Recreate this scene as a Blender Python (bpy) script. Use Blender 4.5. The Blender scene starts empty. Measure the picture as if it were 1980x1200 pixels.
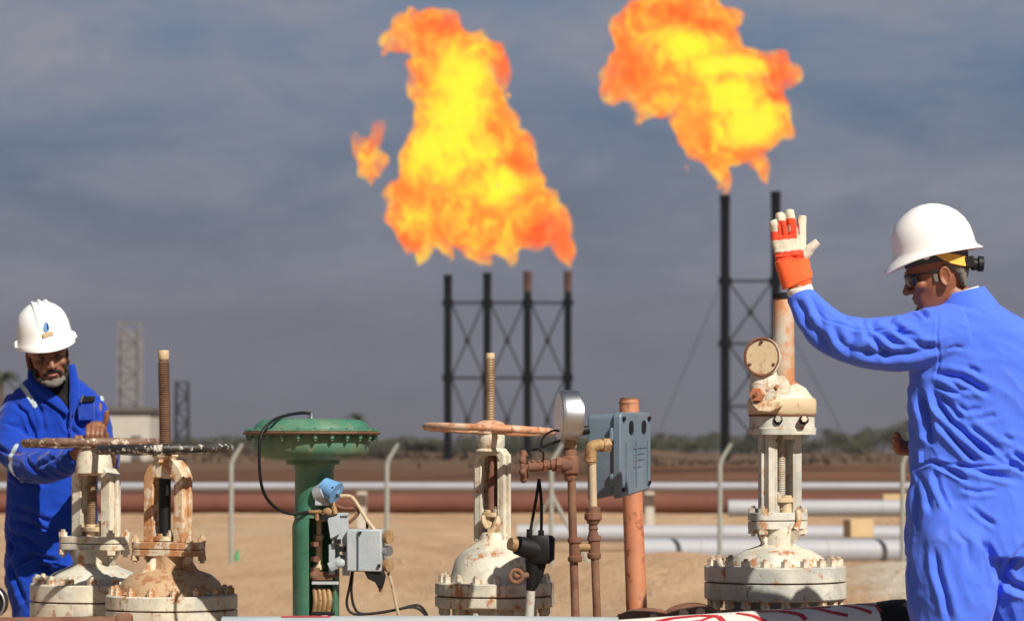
import bpy, bmesh, math, random
import numpy as np
from mathutils import Vector, Matrix, Euler, noise as mnoise
R = math.radians
sc = bpy.context.scene
COL = sc.collection
# ------------------------------------------------------------------ camera, world, sun, exposure
F, CZ, HX, HY = 5580.0, 1.6, 990.0, 870.0        # focal length in photo pixels, camera height, horizon pixel
cam_d = bpy.data.cameras.new('camera'); cam = bpy.data.objects.new('camera', cam_d); COL.objects.link(cam)
cam.location = (0, 0, CZ); cam.rotation_euler = (R(90), 0, 0)
cam_d.sensor_width = 36; cam_d.lens = 36 * F / 1980; cam_d.shift_y = 270 / 1980
cam_d.clip_start = 0.5; cam_d.clip_end = 9000
cam_d.dof.use_dof = True; cam_d.dof.focus_distance = 9.0; cam_d.dof.aperture_fstop = 5.8
sc.camera = cam
sc.view_settings.view_transform = 'Standard'; sc.view_settings.look = 'None'
sc.view_settings.exposure = 0.3; sc.view_settings.gamma = 1; sc.view_settings.use_curve_mapping = False
sc.render.engine = 'CYCLES'
sc.cycles.use_denoising = True
sc.cycles.max_bounces = 6; sc.cycles.volume_bounces = 0
sc.cycles.volume_step_rate = 1.0; sc.cycles.volume_max_steps = 256
sc.cycles.sample_clamp_indirect = 4
SUN_EL, SUN_AZ = 42.0, 33.0                       # elevation; degrees to the right of straight behind the camera
sd = Vector((math.sin(R(SUN_AZ)) * math.cos(R(SUN_EL)), -math.cos(R(SUN_AZ)) * math.cos(R(SUN_EL)), math.sin(R(SUN_EL))))
sun_d = bpy.data.lights.new('sun', 'SUN'); sun_d.energy = 5.0; sun_d.angle = R(0.5); sun_d.color = (1, 0.93, 0.82)
sun = bpy.data.objects.new('sun', sun_d); COL.objects.link(sun)
sun.rotation_euler = sd.to_track_quat('Z', 'Y').to_euler(); sun.location = (0, 0, 60)
world = bpy.data.worlds.new('World'); sc.world = world; world.use_nodes = True

class N:                                          # small node helper
    def __init__(s, tree): s.t = tree
    def n(s, typ, ins=None, **kw):
        nd = s.t.nodes.new(typ)
        for k, v in kw.items(): setattr(nd, k, v)
        for k, v in (ins or {}).items():
            sock = nd.inputs[k]
            if isinstance(v, bpy.types.NodeSocket): s.t.links.new(v, sock)
            elif hasattr(v, '__len__') and len(v) == 3 and sock.type == 'RGBA': sock.default_value = (*v, 1)
            else: sock.default_value = v
        return nd
    def ramp(s, fac, stops, interp='LINEAR'):
        nd = s.t.nodes.new('ShaderNodeValToRGB'); cr = nd.color_ramp; cr.interpolation = interp
        while len(cr.elements) < len(stops): cr.elements.new(0.5)
        for e, (p, c) in zip(cr.elements, stops):
            e.position = p; e.color = (*c, 1) if hasattr(c, '__len__') else (c, c, c, 1)
        s.t.links.new(fac, nd.inputs[0]); return nd.outputs[0]
    def mix(s, fac, a, b, mode='MIX'):
        nd = s.t.nodes.new('ShaderNodeMix'); nd.data_type = 'RGBA'; nd.blend_type = mode
        for i, v in ((0, fac), (6, a), (7, b)):
            if isinstance(v, bpy.types.NodeSocket): s.t.links.new(v, nd.inputs[i])
            elif i == 0: nd.inputs[0].default_value = v
            else: nd.inputs[i].default_value = (*v, 1) if len(v) == 3 else v
        return nd.outputs[2]
    def math(s, op, a, b=0.0, c=0.0):
        nd = s.t.nodes.new('ShaderNodeMath'); nd.operation = op
        for i, v in enumerate((a, b, c)):
            if isinstance(v, bpy.types.NodeSocket): s.t.links.new(v, nd.inputs[i])
            else: nd.inputs[i].default_value = v
        return nd.outputs[0]
    def noise(s, vec, scale, detail=4, rough=0.55, dist=0.0):
        return s.n('ShaderNodeTexNoise', {'Vector': vec, 'Scale': scale, 'Detail': detail, 'Roughness': rough, 'Distortion': dist}).outputs[0]
    def vmap(s, vec, scale=(1, 1, 1), loc=(0, 0, 0)):
        return s.n('ShaderNodeMapping', {'Vector': vec, 'Scale': scale, 'Location': loc}).outputs[0]

def build_world():
    t = world.node_tree; t.nodes.clear(); n = N(t)
    out = n.n('ShaderNodeOutputWorld')
    sky = n.n('ShaderNodeTexSky'); sky.sky_type = 'NISHITA'; sky.sun_disc = False
    sky.sun_elevation = R(SUN_EL); sky.sun_rotation = R(180 - SUN_AZ); sky.dust_density = 2.0
    tc = n.n('ShaderNodeTexCoord').outputs['Generated']
    sep = n.n('ShaderNodeSeparateXYZ', {0: tc})
    el = sep.outputs[2]
    # overcast layer seen low over the horizon: slate haze below, broken paler cloud above
    base = n.ramp(n.math('MULTIPLY', el, 4.0), [(0.0, (0.86, 0.84, 1.06)), (0.15, (0.82, 0.86, 1.18)), (0.34, (0.84, 1.12, 1.66)), (0.62, (0.74, 1.48, 2.5)), (1.0, (0.7, 1.3, 2.2))])
    v1 = n.vmap(tc, (6, 6, 17))
    c1 = n.noise(v1, 1.0, 6, 0.6, 0.6)
    c2 = n.noise(n.vmap(tc, (20, 20, 55), (3, 1, 7)), 1.0, 5, 0.62, 0.5)
    cl = n.math('ADD', n.math('MULTIPLY', c1, 0.68), n.math('MULTIPLY', c2, 0.32))
    cl = n.ramp(cl, [(0.38, 0.0), (0.64, 1.0)])
    hi = n.ramp(el, [(0.0, 0.10), (0.045, 0.30), (0.09, 0.85), (0.14, 1.0)])
    f = n.math('MULTIPLY', cl, hi)
    col = n.mix(f, base, (2.2, 2.2, 2.6))
    up = n.ramp(el, [(0.22, 0.0), (0.5, 1.0)])
    col = n.mix(n.math('MULTIPLY', up, 0.85), col, n.mix(1.0, sky.outputs[0], (0.32, 0.32, 0.32), 'MULTIPLY'))
    bg = n.n('ShaderNodeBackground', {'Color': col, 'Strength': 0.1})
    t.links.new(bg.outputs[0], out.inputs[0])
build_world()

# ------------------------------------------------------------------ materials
def newmat(name):
    m = bpy.data.materials.new(name); m.use_nodes = True
    t = m.node_tree; t.nodes.clear(); n = N(t)
    out = n.n('ShaderNodeOutputMaterial')
    b = n.n('ShaderNodeBsdfPrincipled'); t.links.new(b.outputs[0], out.inputs[0])
    return m, n, b, out
def bump(n, b, h, strength=0.3, dist=0.005):
    bp = n.n('ShaderNodeBump', {'Height': h, 'Strength': strength, 'Distance': dist})
    n.t.links.new(bp.outputs[0], b.inputs['Normal'])
def weathered(name, base, base2=None, rust=(0.22, 0.085, 0.03), amount=0.3, scale=9, rough=0.55, metal=0.0, streak=True, dust=0.25, bmp=0.35):
    """paint with patchy second tone, rust where it flaked, vertical runs and sand dust"""
    m, n, b, out = newmat(name)
    tc = n.n('ShaderNodeTexCoord').outputs['Object']
    base2 = base2 or tuple(c * 0.72 for c in base)
    a = n.noise(tc, scale, 5, 0.6)
    col = n.mix(n.ramp(a, [(0.38, 0), (0.62, 1)]), base, base2)
    st = n.noise(n.vmap(tc, (scale * 3.5, scale * 3.5, scale * 0.45)), 1.0, 4, 0.65)
    r = n.noise(n.vmap(tc, (1, 1, 1), (5, 3, 1)), scale * 2.6, 7, 0.68)
    lo = 0.72 - 0.34 * amount
    k = n.math('ADD', n.math('MULTIPLY', r, 0.62), n.math('MULTIPLY', st, 0.38 if streak else 0.0))
    if not streak: k = r
    k = n.ramp(k, [(lo - 0.03, 0), (lo + 0.035, 1)])
    rc = n.mix(n.noise(tc, scale * 9, 4, 0.7), rust, tuple(min(1, c * 2.3) for c in rust))
    bv = n.n('ShaderNodeBevel', {'Radius': 0.005}, samples=4).outputs[0]
    gn = n.n('ShaderNodeNewGeometry').outputs['Normal']
    dt = n.n('ShaderNodeVectorMath', {0: bv, 1: gn}, operation='DOT_PRODUCT').outputs['Value']
    ed = n.ramp(n.math('SUBTRACT', 1.0, dt), [(0.03, 0), (0.14, 1)])
    ed = n.math('MULTIPLY', ed, n.ramp(n.noise(tc, scale * 5, 5, 0.7), [(0.58 - 0.25 * amount, 0), (0.66 - 0.25 * amount, 1)]))
    k = n.math('MAXIMUM', k, ed)
    col = n.mix(k, col, rc)
    d = n.ramp(n.noise(n.vmap(tc, (1, 1, 1), (9, 9, 2)), scale * 0.8, 6, 0.7), [(0.45, 0), (0.75, 1)])
    col = n.mix(n.math('MULTIPLY', d, dust), col, (0.50, 0.37, 0.22))
    n.t.links.new(col, b.inputs['Base Color'])
    n.t.links.new(n.ramp(k, [(0, rough), (1, 0.9)]), b.inputs['Roughness'])
    b.inputs['Metallic'].default_value = metal
    h = n.math('ADD', n.math('MULTIPLY', k, -0.6), n.noise(tc, scale * 14, 4, 0.7))
    bump(n, b, h, bmp, 0.004)
    return m
def plain(name, col, rough=0.6, metal=0.0, var=0.15, scale=40, bmp=0.15, spec=0.5):
    m, n, b, out = newmat(name)
    tc = n.n('ShaderNodeTexCoord').outputs['Object']
    a = n.noise(tc, scale, 5, 0.6)
    c = n.mix(a, tuple(x * (1 - var) for x in col), tuple(min(1, x * (1 + var)) for x in col))
    n.t.links.new(c, b.inputs['Base Color'])
    b.inputs['Roughness'].default_value = rough; b.inputs['Metallic'].default_value = metal
    b.inputs['Specular IOR Level'].default_value = spec
    if bmp: bump(n, b, n.noise(tc, scale * 3, 4, 0.6), bmp, 0.003)
    return m
def cloth(name, col, col2, rough=0.85, wr=0.5):
    m, n, b, out = newmat(name)
    tc = n.n('ShaderNodeTexCoord').outputs['Object']
    a = n.noise(tc, 7, 5, 0.6)
    c = n.mix(a, col, col2)
    c = n.mix(n.math('MULTIPLY', n.ramp(n.noise(n.vmap(tc, (1, 1, 1), (3, 3, 3)), 5, 6, 0.7), [(0.55, 0), (0.8, 1)]), 0.10), c, (0.40, 0.36, 0.34))
    n.t.links.new(c, b.inputs['Base Color'])
    b.inputs['Roughness'].default_value = rough; b.inputs['Specular IOR Level'].default_value = 0.2
    b.inputs['Sheen Weight'].default_value = 0.15
    w = n.noise(n.vmap(tc, (1, 1, 0.45)), 26, 5, 0.62, 1.2)
    f = n.noise(tc, 420, 2, 0.5)
    rg = n.n('ShaderNodeTexNoise', {'Vector': n.vmap(tc, (1, 1, 0.6)), 'Scale': 11, 'Detail': 3, 'Roughness': 0.5, 'Distortion': 0.8}, noise_type='RIDGED_MULTIFRACTAL').outputs[0]
    h = n.math('ADD', n.math('ADD', w, n.math('MULTIPLY', rg, 0.35)), n.math('MULTIPLY', f, 0.05))
    bump(n, b, h, wr, 0.012)
    return m
M = {}
M['cream'] = weathered('cream_valve_paint', (0.70, 0.66, 0.53), (0.43, 0.43, 0.38), amount=0.46, scale=9, dust=0.5)
M['creamgrey'] = weathered('grey_valve_paint', (0.58, 0.57, 0.50), (0.34, 0.36, 0.34), amount=0.40, scale=9, dust=0.42)
M['creamrust'] = weathered('rust_stained_paint', (0.60, 0.47, 0.30), (0.66, 0.60, 0.48), rust=(0.26, 0.12, 0.05), amount=0.66, scale=8, dust=0.5)
M['domerust'] = weathered('brown_stained_dome', (0.40, 0.25, 0.13), (0.48, 0.33, 0.19), rust=(0.2, 0.09, 0.04), amount=0.55, scale=10, dust=0.4)
M['ochre'] = weathered('dusty_ochre_paint', (0.52, 0.40, 0.24), (0.58, 0.47, 0.31), rust=(0.22, 0.09, 0.04), amount=0.4, scale=12, dust=0.5)
M['orangepipe'] = weathered('orange_and_grey_stem_cover', (0.46, 0.20, 0.08), (0.46, 0.43, 0.36), rust=(0.3, 0.12, 0.05), amount=0.35, scale=11, dust=0.2)
M['orange'] = weathered('faded_orange_paint', (0.50, 0.18, 0.085), (0.45, 0.175, 0.09), rust=(0.16, 0.05, 0.03), amount=0.46, scale=9, dust=0.3)
M['wheelorange'] = weathered('worn_orange_wheel', (0.52, 0.20, 0.09), (0.60, 0.45, 0.32), rust=(0.22, 0.08, 0.04), amount=0.5, scale=14, dust=0.35)
M['green'] = weathered('green_paint', (0.036, 0.145, 0.088), (0.060, 0.195, 0.125), rust=(0.20, 0.14, 0.07), amount=0.27, scale=8, rough=0.5, dust=0.26, bmp=0.2)
M['rust'] = weathered('rusty_steel', (0.125, 0.055, 0.035), (0.18, 0.085, 0.048), rust=(0.10, 0.035, 0.02), amount=0.55, scale=14, rough=0.85, dust=0.2)
M['stem'] = weathered('greasy_threaded_stem', (0.20, 0.13, 0.075), (0.30, 0.21, 0.12), rust=(0.08, 0.04, 0.02), amount=0.4, scale=16, rough=0.5, metal=0.3, dust=0.2)
M['stemdark'] = weathered('dark_rusty_threaded_stem', (0.11, 0.055, 0.032), (0.17, 0.09, 0.05), rust=(0.06, 0.03, 0.018), amount=0.4, scale=16, rough=0.6, metal=0.2, dust=0.15)
M['wheelblack'] = weathered('chipped_black_wheel', (0.012, 0.013, 0.014), (0.03, 0.028, 0.026), rust=(0.34, 0.32, 0.28), amount=0.46, scale=15, rough=0.45, streak=False, dust=0.1)
M['wheelbrown'] = weathered('rusty_chipped_wheel', (0.10, 0.048, 0.032), (0.20, 0.12, 0.08), rust=(0.38, 0.33, 0.27), amount=0.46, scale=13, streak=False, dust=0.2)
M['bluegrey'] = weathered('blue_grey_enamel', (0.10, 0.145, 0.195), (0.13, 0.18, 0.23), rust=(0.10, 0.09, 0.08), amount=0.12, scale=9, rough=0.4, dust=0.12, bmp=0.15)
M['palegrey'] = weathered('pale_grey_enamel', (0.32, 0.37, 0.41), (0.38, 0.42, 0.44), rust=(0.12, 0.09, 0.07), amount=0.16, scale=10, rough=0.5, dust=0.15)
M['brass'] = weathered('tarnished_brass', (0.38, 0.25, 0.11), (0.27, 0.16, 0.08), rust=(0.14, 0.06, 0.03), amount=0.5, scale=25, rough=0.6, metal=0.15, dust=0.3)
M['tan'] = weathered('tan_painted_tube', (0.52, 0.42, 0.28), (0.42, 0.33, 0.22), rust=(0.22, 0.1, 0.05), amount=0.4, scale=18, dust=0.3)
M['black'] = plain('black_plastic', (0.008, 0.008, 0.009), 0.55, var=0.4, spec=0.3)
M['blacksteel'] = plain('sooty_steel', (0.006, 0.006, 0.007), 0.8, var=0.4, scale=2, spec=0.05)
M['sootrust'] = plain('burnt_rusty_steel', (0.085, 0.042, 0.03), 0.8, var=0.5, scale=1.2)
M['steel'] = plain('brushed_stainless', (0.5, 0.51, 0.53), 0.4, metal=1.0, var=0.08, scale=60, bmp=0.05)
M['bluecap'] = plain('blue_plastic', (0.14, 0.32, 0.58), 0.5, var=0.12, scale=60)
M['hat'] = plain('white_helmet_plastic', (0.84, 0.84, 0.83), 0.32, var=0.02, scale=12, bmp=0.02)
M['hatunder'] = plain('grey_harness', (0.06, 0.06, 0.065), 0.8)
M['yellow'] = plain('yellow_strap', (0.80, 0.46, 0.06), 0.55, var=0.1)
M['skintan'] = plain('tanned_skin', (0.25, 0.092, 0.045), 0.5, var=0.25, scale=60, bmp=0.25)  # even skin tone of the right worker
M['skindark'] = plain('dark_tanned_skin', (0.22, 0.095, 0.05), 0.5, var=0.3, scale=60, bmp=0.25)
M['hairgrey'] = plain('grey_cropped_hair', (0.19, 0.17, 0.14), 0.95, var=0.6, scale=220, bmp=0.9)
M['hairblack'] = plain('black_hair', (0.018, 0.013, 0.011), 0.9, var=0.5, scale=220, bmp=0.9)
M['beardgrey'] = plain('grey_beard', (0.17, 0.155, 0.135), 0.95, var=0.5, scale=240, bmp=0.9)
M['lips'] = plain('lips', (0.26, 0.10, 0.08), 0.45)
M['lens'] = plain('dark_lens', (0.01, 0.012, 0.02), 0.08, var=0.0, bmp=0)
M['eye'] = plain('eye_white', (0.08, 0.06, 0.05), 0.3, var=0.0, bmp=0)
M['blue'] = cloth('sky_blue_coverall', (0.062, 0.145, 0.72), (0.075, 0.168, 0.80), wr=0.2)
M['royal'] = cloth('royal_blue_coverall', (0.003, 0.036, 0.34), (0.004, 0.048, 0.40), wr=0.25)
M['darkblue'] = cloth('dark_seam', (0.02, 0.04, 0.30), (0.03, 0.05, 0.34))
M['reflect'] = plain('grey_reflective_tape', (0.50, 0.58, 0.60), 0.4, var=0.15)
M['blackshirt'] = cloth('black_shirt', (0.003, 0.003, 0.004), (0.006, 0.006, 0.007), wr=0.3)
M['whitecuff'] = cloth('white_knit_cuff', (0.72, 0.70, 0.62), (0.62, 0.60, 0.52), wr=0.3)
M['gloveorange'] = cloth('orange_glove_cloth', (0.80, 0.075, 0.03), (0.72, 0.06, 0.025), wr=0.3)
M['glovecuff'] = cloth('orange_glove_gauntlet', (0.88, 0.13, 0.035), (0.84, 0.12, 0.035), wr=0.12)
M['glovewhite'] = cloth('cream_glove_leather', (0.66, 0.60, 0.48), (0.56, 0.51, 0.41), wr=0.35)
M['boot'] = plain('brown_boot_leather', (0.07, 0.04, 0.025), 0.6)
M['galv'] = plain('galvanised_post', (0.27, 0.28, 0.25), 0.6, var=0.2, scale=6)
M['pipewhite'] = plain('pale_grey_line_pipe', (0.29, 0.30, 0.34), 0.5, var=0.12, scale=1.3)
M['pipegrey'] = plain('grey_line_pipe', (0.34, 0.35, 0.38), 0.5, var=0.15, scale=1.3)
M['rustpipe'] = plain('rust_brown_line_pipe', (0.13, 0.045, 0.028), 0.85, var=0.45, scale=0.9)
M['wood'] = plain('timber_block', (0.50, 0.36, 0.20), 0.8, var=0.2, scale=8)
M['whitepipe'] = weathered('white_painted_pipe', (0.72, 0.70, 0.62), (0.60, 0.60, 0.56), rust=(0.3, 0.15, 0.1), amount=0.15, scale=6, dust=0.2)
M['redpaint'] = plain('red_paint', (0.42, 0.02, 0.03), 0.6, var=0.3, scale=40)
M['concrete'] = plain('pale_rendered_wall', (0.46, 0.42, 0.36), 0.9, var=0.12, scale=0.8)
M['roofdark'] = plain('dark_roof_slab', (0.10, 0.09, 0.08), 0.9)
M['lattice'] = plain('grey_lattice_steel', (0.03, 0.03, 0.032), 0.8, spec=0.1)
M['greenplastic'] = plain('green_plastic_sheet', (0.05, 0.26, 0.10), 0.6)
M['stone'] = plain('dusty_stone', (0.30, 0.21, 0.14), 0.95, var=0.4, scale=3)
M['hazelattice'] = plain('haze_paled_lattice_steel', (0.17, 0.155, 0.15), 0.9)  # distance haze put into the far tower's base colour, paled towards the sky
M['bark'] = plain('bark', (0.09, 0.06, 0.04), 0.9, scale=3)
def leafmat(name, c1, c2):
    m, n, b, out = newmat(name)
    tc = n.n('ShaderNodeTexCoord').outputs['Object']
    c = n.mix(n.ramp(n.noise(tc, 0.9, 4, 0.65), [(0.35, 0), (0.65, 1)]), c1, c2)
    n.t.links.new(c, b.inputs['Base Color']); b.inputs['Roughness'].default_value = 0.85; b.inputs['Specular IOR Level'].default_value = 0.2
    return m
M['leafolive'] = leafmat('olive_leaves', (0.055, 0.062, 0.036), (0.10, 0.10, 0.062))
M['leafdark'] = leafmat('dark_leaves', (0.035, 0.046, 0.030), (0.07, 0.078, 0.048))
M['leafdry'] = leafmat('dry_brown_scrub', (0.075, 0.052, 0.036), (0.13, 0.09, 0.06))

# ------------------------------------------------------------------ geometry collector in photo space (px, depth px, py)
class G:
    def __init__(s): s.v = []; s.f = []
    def add(s, vs, fs):
        o = len(s.v); s.v += [tuple(v) for v in vs]; s.f += [tuple(i + o for i in f) for f in fs]; return s
    def mark(s): return len(s.v)
    def rot(s, a, px, pd, start=0):               # about the vertical through (px, pd); degrees
        c, q = math.cos(R(a)), math.sin(R(a))
        for i in range(start, len(s.v)):
            x, d, y = s.v[i]; x -= px; d -= pd
            s.v[i] = (px + x * c - d * q, pd + x * q + d * c, y)
        return s
    def tilt(s, a, px, py, start=0):              # in the picture plane
        c, q = math.cos(R(a)), math.sin(R(a))
        for i in range(start, len(s.v)):
            x, d, y = s.v[i]; x -= px; y -= py
            s.v[i] = (px + x * c - y * q, d, py + x * q + y * c)
        return s
    def pitch(s, a, pd, py, start=0):
        c, q = math.cos(R(a)), math.sin(R(a))
        for i in range(start, len(s.v)):
            x, d, y = s.v[i]; d -= pd; y -= py
            s.v[i] = (x, pd + d * c - y * q, py + d * q + y * c)
        return s
    def lathe(s, cx, cd, prof, n=40, sx=1, sdp=1, a0=0, a1=360):
        full = abs(a1 - a0) >= 360; m = n if full else n + 1
        vs = []; fs = []
        for r, y in prof:
            for k in range(m):
                a = R(a0 + (a1 - a0) * k / n); vs.append((cx + r * sx * math.cos(a), cd + r * sdp * math.sin(a), y))
        for j in range(len(prof) - 1):
            for k in range(n if full else n):
                k2 = (k + 1) % m if full else k + 1
                fs.append((j * m + k, j * m + k2, (j + 1) * m + k2, (j + 1) * m + k))
        if full:
            if prof[0][0] > 1e-6: fs.append(tuple(range(m))[::-1])
            if prof[-1][0] > 1e-6: fs.append(tuple((len(prof) - 1) * m + k for k in range(m)))
        return s.add(vs, fs)
    def tube(s, pts, rad, n=12, closed=False, flat=1.0):
        P = [Vector(p) for p in pts]; L = len(P)
        rad = [rad] * L if not hasattr(rad, '__len__') else list(rad)
        T = []
        for i in range(L):
            if closed: t = P[(i + 1) % L] - P[i - 1]
            else: t = P[min(i + 1, L - 1)] - P[max(i - 1, 0)]
            T.append(t.normalized())
        ref = Vector((0, 1, 0)) if abs(T[0].y) < 0.9 else Vector((1, 0, 0))
        u = (ref - T[0] * ref.dot(T[0])).normalized()
        vs = []; fs = []
        for i in range(L):
            u = (u - T[i] * u.dot(T[i])).normalized(); w = T[i].cross(u)
            for k in range(n):
                a = 2 * math.pi * k / n
                vs.append(P[i] + u * (math.cos(a) * rad[i] * flat) + w * (math.sin(a) * rad[i]))
        for i in range(L if closed else L - 1):
            j = (i + 1) % L
            for k in range(n):
                k2 = (k + 1) % n; fs.append((i * n + k, i * n + k2, j * n + k2, j * n + k))
        if not closed:
            fs.append(tuple(range(n))[::-1]); fs.append(tuple((L - 1) * n + k for k in range(n)))
        return s.add(vs, fs)
    def spline(s, pts, rad, n=10, sub=6, flat=1.0):  # catmull-rom tube
        P = [Vector(p) for p in pts]; L = len(P)
        rad = [rad] * L if not hasattr(rad, '__len__') else list(rad)
        q = []; rr = []
        for i in range(L - 1):
            p0, p1, p2, p3 = P[max(i - 1, 0)], P[i], P[i + 1], P[min(i + 2, L - 1)]
            for k in range(sub):
                t = k / sub
                q.append(0.5 * ((2 * p1) + (-p0 + p2) * t + (2 * p0 - 5 * p1 + 4 * p2 - p3) * t * t + (-p0 + 3 * p1 - 3 * p2 + p3) * t ** 3))
                rr.append(rad[i] * (1 - t) + rad[i + 1] * t)
        q.append(P[-1]); rr.append(rad[-1])
        return s.tube(q, rr, n, flat=flat)
    def cyl(s, p0, p1, r, r1=None, n=20): return s.tube([p0, p1], [r, r if r1 is None else r1], n)
    def box(s, x0, x1, d0, d1, y0, y1):
        vs = [(x, d, y) for x in (x0, x1) for d in (d0, d1) for y in (y0, y1)]
        return s.add(vs, [(0, 1, 3, 2), (4, 6, 7, 5), (0, 4, 5, 1), (2, 3, 7, 6), (0, 2, 6, 4), (1, 5, 7, 3)])
    def prism(s, poly, d0, d1):
        n = len(poly)
        vs = [(x, d0, y) for x, y in poly] + [(x, d1, y) for x, y in poly]
        return s.add(vs, [tuple(range(n))[::-1], tuple(range(n, 2 * n))] + [(k, (k + 1) % n, n + (k + 1) % n, n + k) for k in range(n)])
    def ball(s, x, d, y, r, n=14, m=9):
        rx, rd, ry = (r, r, r) if not hasattr(r, '__len__') else r
        vs = [(x, d, y - ry)]; fs = []
        for j in range(1, m):
            b = math.pi * j / m
            for k in range(n):
                a = 2 * math.pi * k / n; vs.append((x + rx * math.sin(b) * math.cos(a), d + rd * math.sin(b) * math.sin(a), y - ry * math.cos(b)))
        vs.append((x, d, y + ry))
        for k in range(n): fs.append((0, 1 + k, 1 + (k + 1) % n))
        for j in range(m - 2):
            for k in range(n):
                a = 1 + j * n; fs.append((a + k, a + n + k, a + n + (k + 1) % n, a + (k + 1) % n))
        e = len(vs) - 1; a = 1 + (m - 2) * n
        for k in range(n): fs.append((e, a + (k + 1) % n, a + k))
        return s.add(vs, fs)
    def rings(s, prs, n=32, power=2.0):           # stacked horizontal ovals: (py, cx, rx, cd, rd)
        vs = []; fs = []
        for y, cx, rx, cd, rd in prs:
            for k in range(n):
                a = 2 * math.pi * k / n; c, q = math.cos(a), math.sin(a)
                e = 2 / power
                vs.append((cx + rx * math.copysign(abs(c) ** e, c), cd + rd * math.copysign(abs(q) ** e, q), y))
        for j in range(len(prs) - 1):
            for k in range(n):
                k2 = (k + 1) % n; fs.append((j * n + k, j * n + k2, (j + 1) * n + k2, (j + 1) * n + k))
        fs.append(tuple(range(n))[::-1]); fs.append(tuple((len(prs) - 1) * n + k for k in range(n)))
        return s.add(vs, fs)

GZ = 0.52                                         # ground height where the men and valves stand
def props(o, label=None, cat=None, group=None, kind=None):
    if label: o['label'] = label
    if cat: o['category'] = cat
    if group: o['group'] = group
    if kind: o['kind'] = kind
    return o
def finish(me, smooth=True, ang=38):
    bm = bmesh.new(); bm.from_mesh(me); bmesh.ops.recalc_face_normals(bm, faces=bm.faces[:]); bm.to_mesh(me); bm.free()
    if smooth:
        me.polygons.foreach_set('use_smooth', [True] * len(me.polygons)); me.set_sharp_from_angle(angle=R(ang))
class Fr:                                         # one thing: an Empty at its base; parts are given in photo pixels at its depth
    def __init__(s, name, label, cat, cx, d, base=GZ, group=None, empty=True):
        s.cx, s.d, s.s, s.base = cx, d, d / F, base
        s.loc = ((cx - HX) / F * d, d, base); s.root = None
        s.meta = (name, label, cat, group)
        if empty:
            s.root = bpy.data.objects.new(name, None); COL.objects.link(s.root); s.root.location = s.loc
            s.root.empty_display_size = 0.1; props(s.root, label, cat, group)
    def P(s, v): return ((v[0] - s.cx) * s.s, v[1] * s.s, CZ - (v[2] - HY) * s.s - s.base)
    def mesh(s, name, g):
        me = bpy.data.meshes.new(name); me.from_pydata([s.P(v) for v in g.v], [], g.f); me.update(); return me
    def part(s, name, g, mat, parent=None, smooth=True, bevel=0, ang=38, label=None):
        me = s.mesh(name, g) if isinstance(g, G) else g
        if isinstance(g, G): finish(me, smooth, ang)
        mats = mat if isinstance(mat, (list, tuple)) else [mat]
        for m_ in mats: 
            if len(me.materials) < len(mats): me.materials.append(M[m_])
        o = bpy.data.objects.new(name, me); COL.objects.link(o)
        if s.root: o.parent = parent or s.root
        else:
            o.name = s.meta[0]; o.location = s.loc; props(o, s.meta[1], s.meta[2], s.meta[3])
        if bevel:
            b = o.modifiers.new('bevel', 'BEVEL'); b.width = bevel * s.s; b.segments = 2; b.limit_method = 'ANGLE'; b.angle_limit = R(40)
        if label: o['label'] = label
        return o
    def solid(s, name, g, voxel, smooth=4):       # voxel union of overlapping closed pieces -> one continuous skin
        me = s.mesh(name, g); finish(me, False)
        o = bpy.data.objects.new('tmp', me); COL.objects.link(o)
        r = o.modifiers.new('r', 'REMESH'); r.mode = 'VOXEL'; r.voxel_size = voxel
        if smooth: 
            q = o.modifiers.new('s', 'SMOOTH'); q.factor = 0.5; q.iterations = smooth
        dg = bpy.context.evaluated_depsgraph_get(); dg.update()
        m2 = bpy.data.meshes.new_from_object(o.evaluated_get(dg)); m2.name = name
        bpy.data.objects.remove(o); bpy.data.meshes.remove(me)
        m2.polygons.foreach_set('use_smooth', [True] * len(m2.polygons))
        return m2
    def coords(s, me):
        n = len(me.vertices); c = np.empty(n * 3); me.vertices.foreach_get('co', c); c = c.reshape(n, 3)
        nn = np.empty(n * 3); me.vertices.foreach_get('normal', nn); nn = nn.reshape(n, 3)
        px = s.cx + c[:, 0] / s.s; py = HY + (CZ - s.base - c[:, 2]) / s.s; dp = c[:, 1] / s.s
        return c, nn, px, dp, py
def bolt_copies(fr, parent, mesh, mat, pts, name='bolt'):
    mesh.materials.append(M[mat])
    for p in pts:
        o = bpy.data.objects.new(name, mesh); COL.objects.link(o); o.parent = parent; o.location = p
def hexg(cx, cd, y0, y1, r, a0=0):
    g = G(); m = 6
    vs = [(cx + r * math.cos(R(a0 + 60 * k)), cd + r * math.sin(R(a0 + 60 * k)), y) for y in (y0, y1) for k in range(m)]
    g.add(vs, [tuple(range(m))[::-1], tuple(range(m, 2 * m))] + [(k, (k + 1) % m, m + (k + 1) % m, m + k) for k in range(m)])
    return g
def segdist(px, py, a, b):
    ax, ay = a; bx, by = b; dx, dy = bx - ax, by - ay; L = dx * dx + dy * dy + 1e-9
    t = np.clip(((px - ax) * dx + (py - ay) * dy) / L, 0, 1)
    qx, qy = px - (ax + t * dx), py - (ay + t * dy)
    return np.hypot(qx, qy), t, np.sign(dx * qy - dy * qx)
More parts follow.
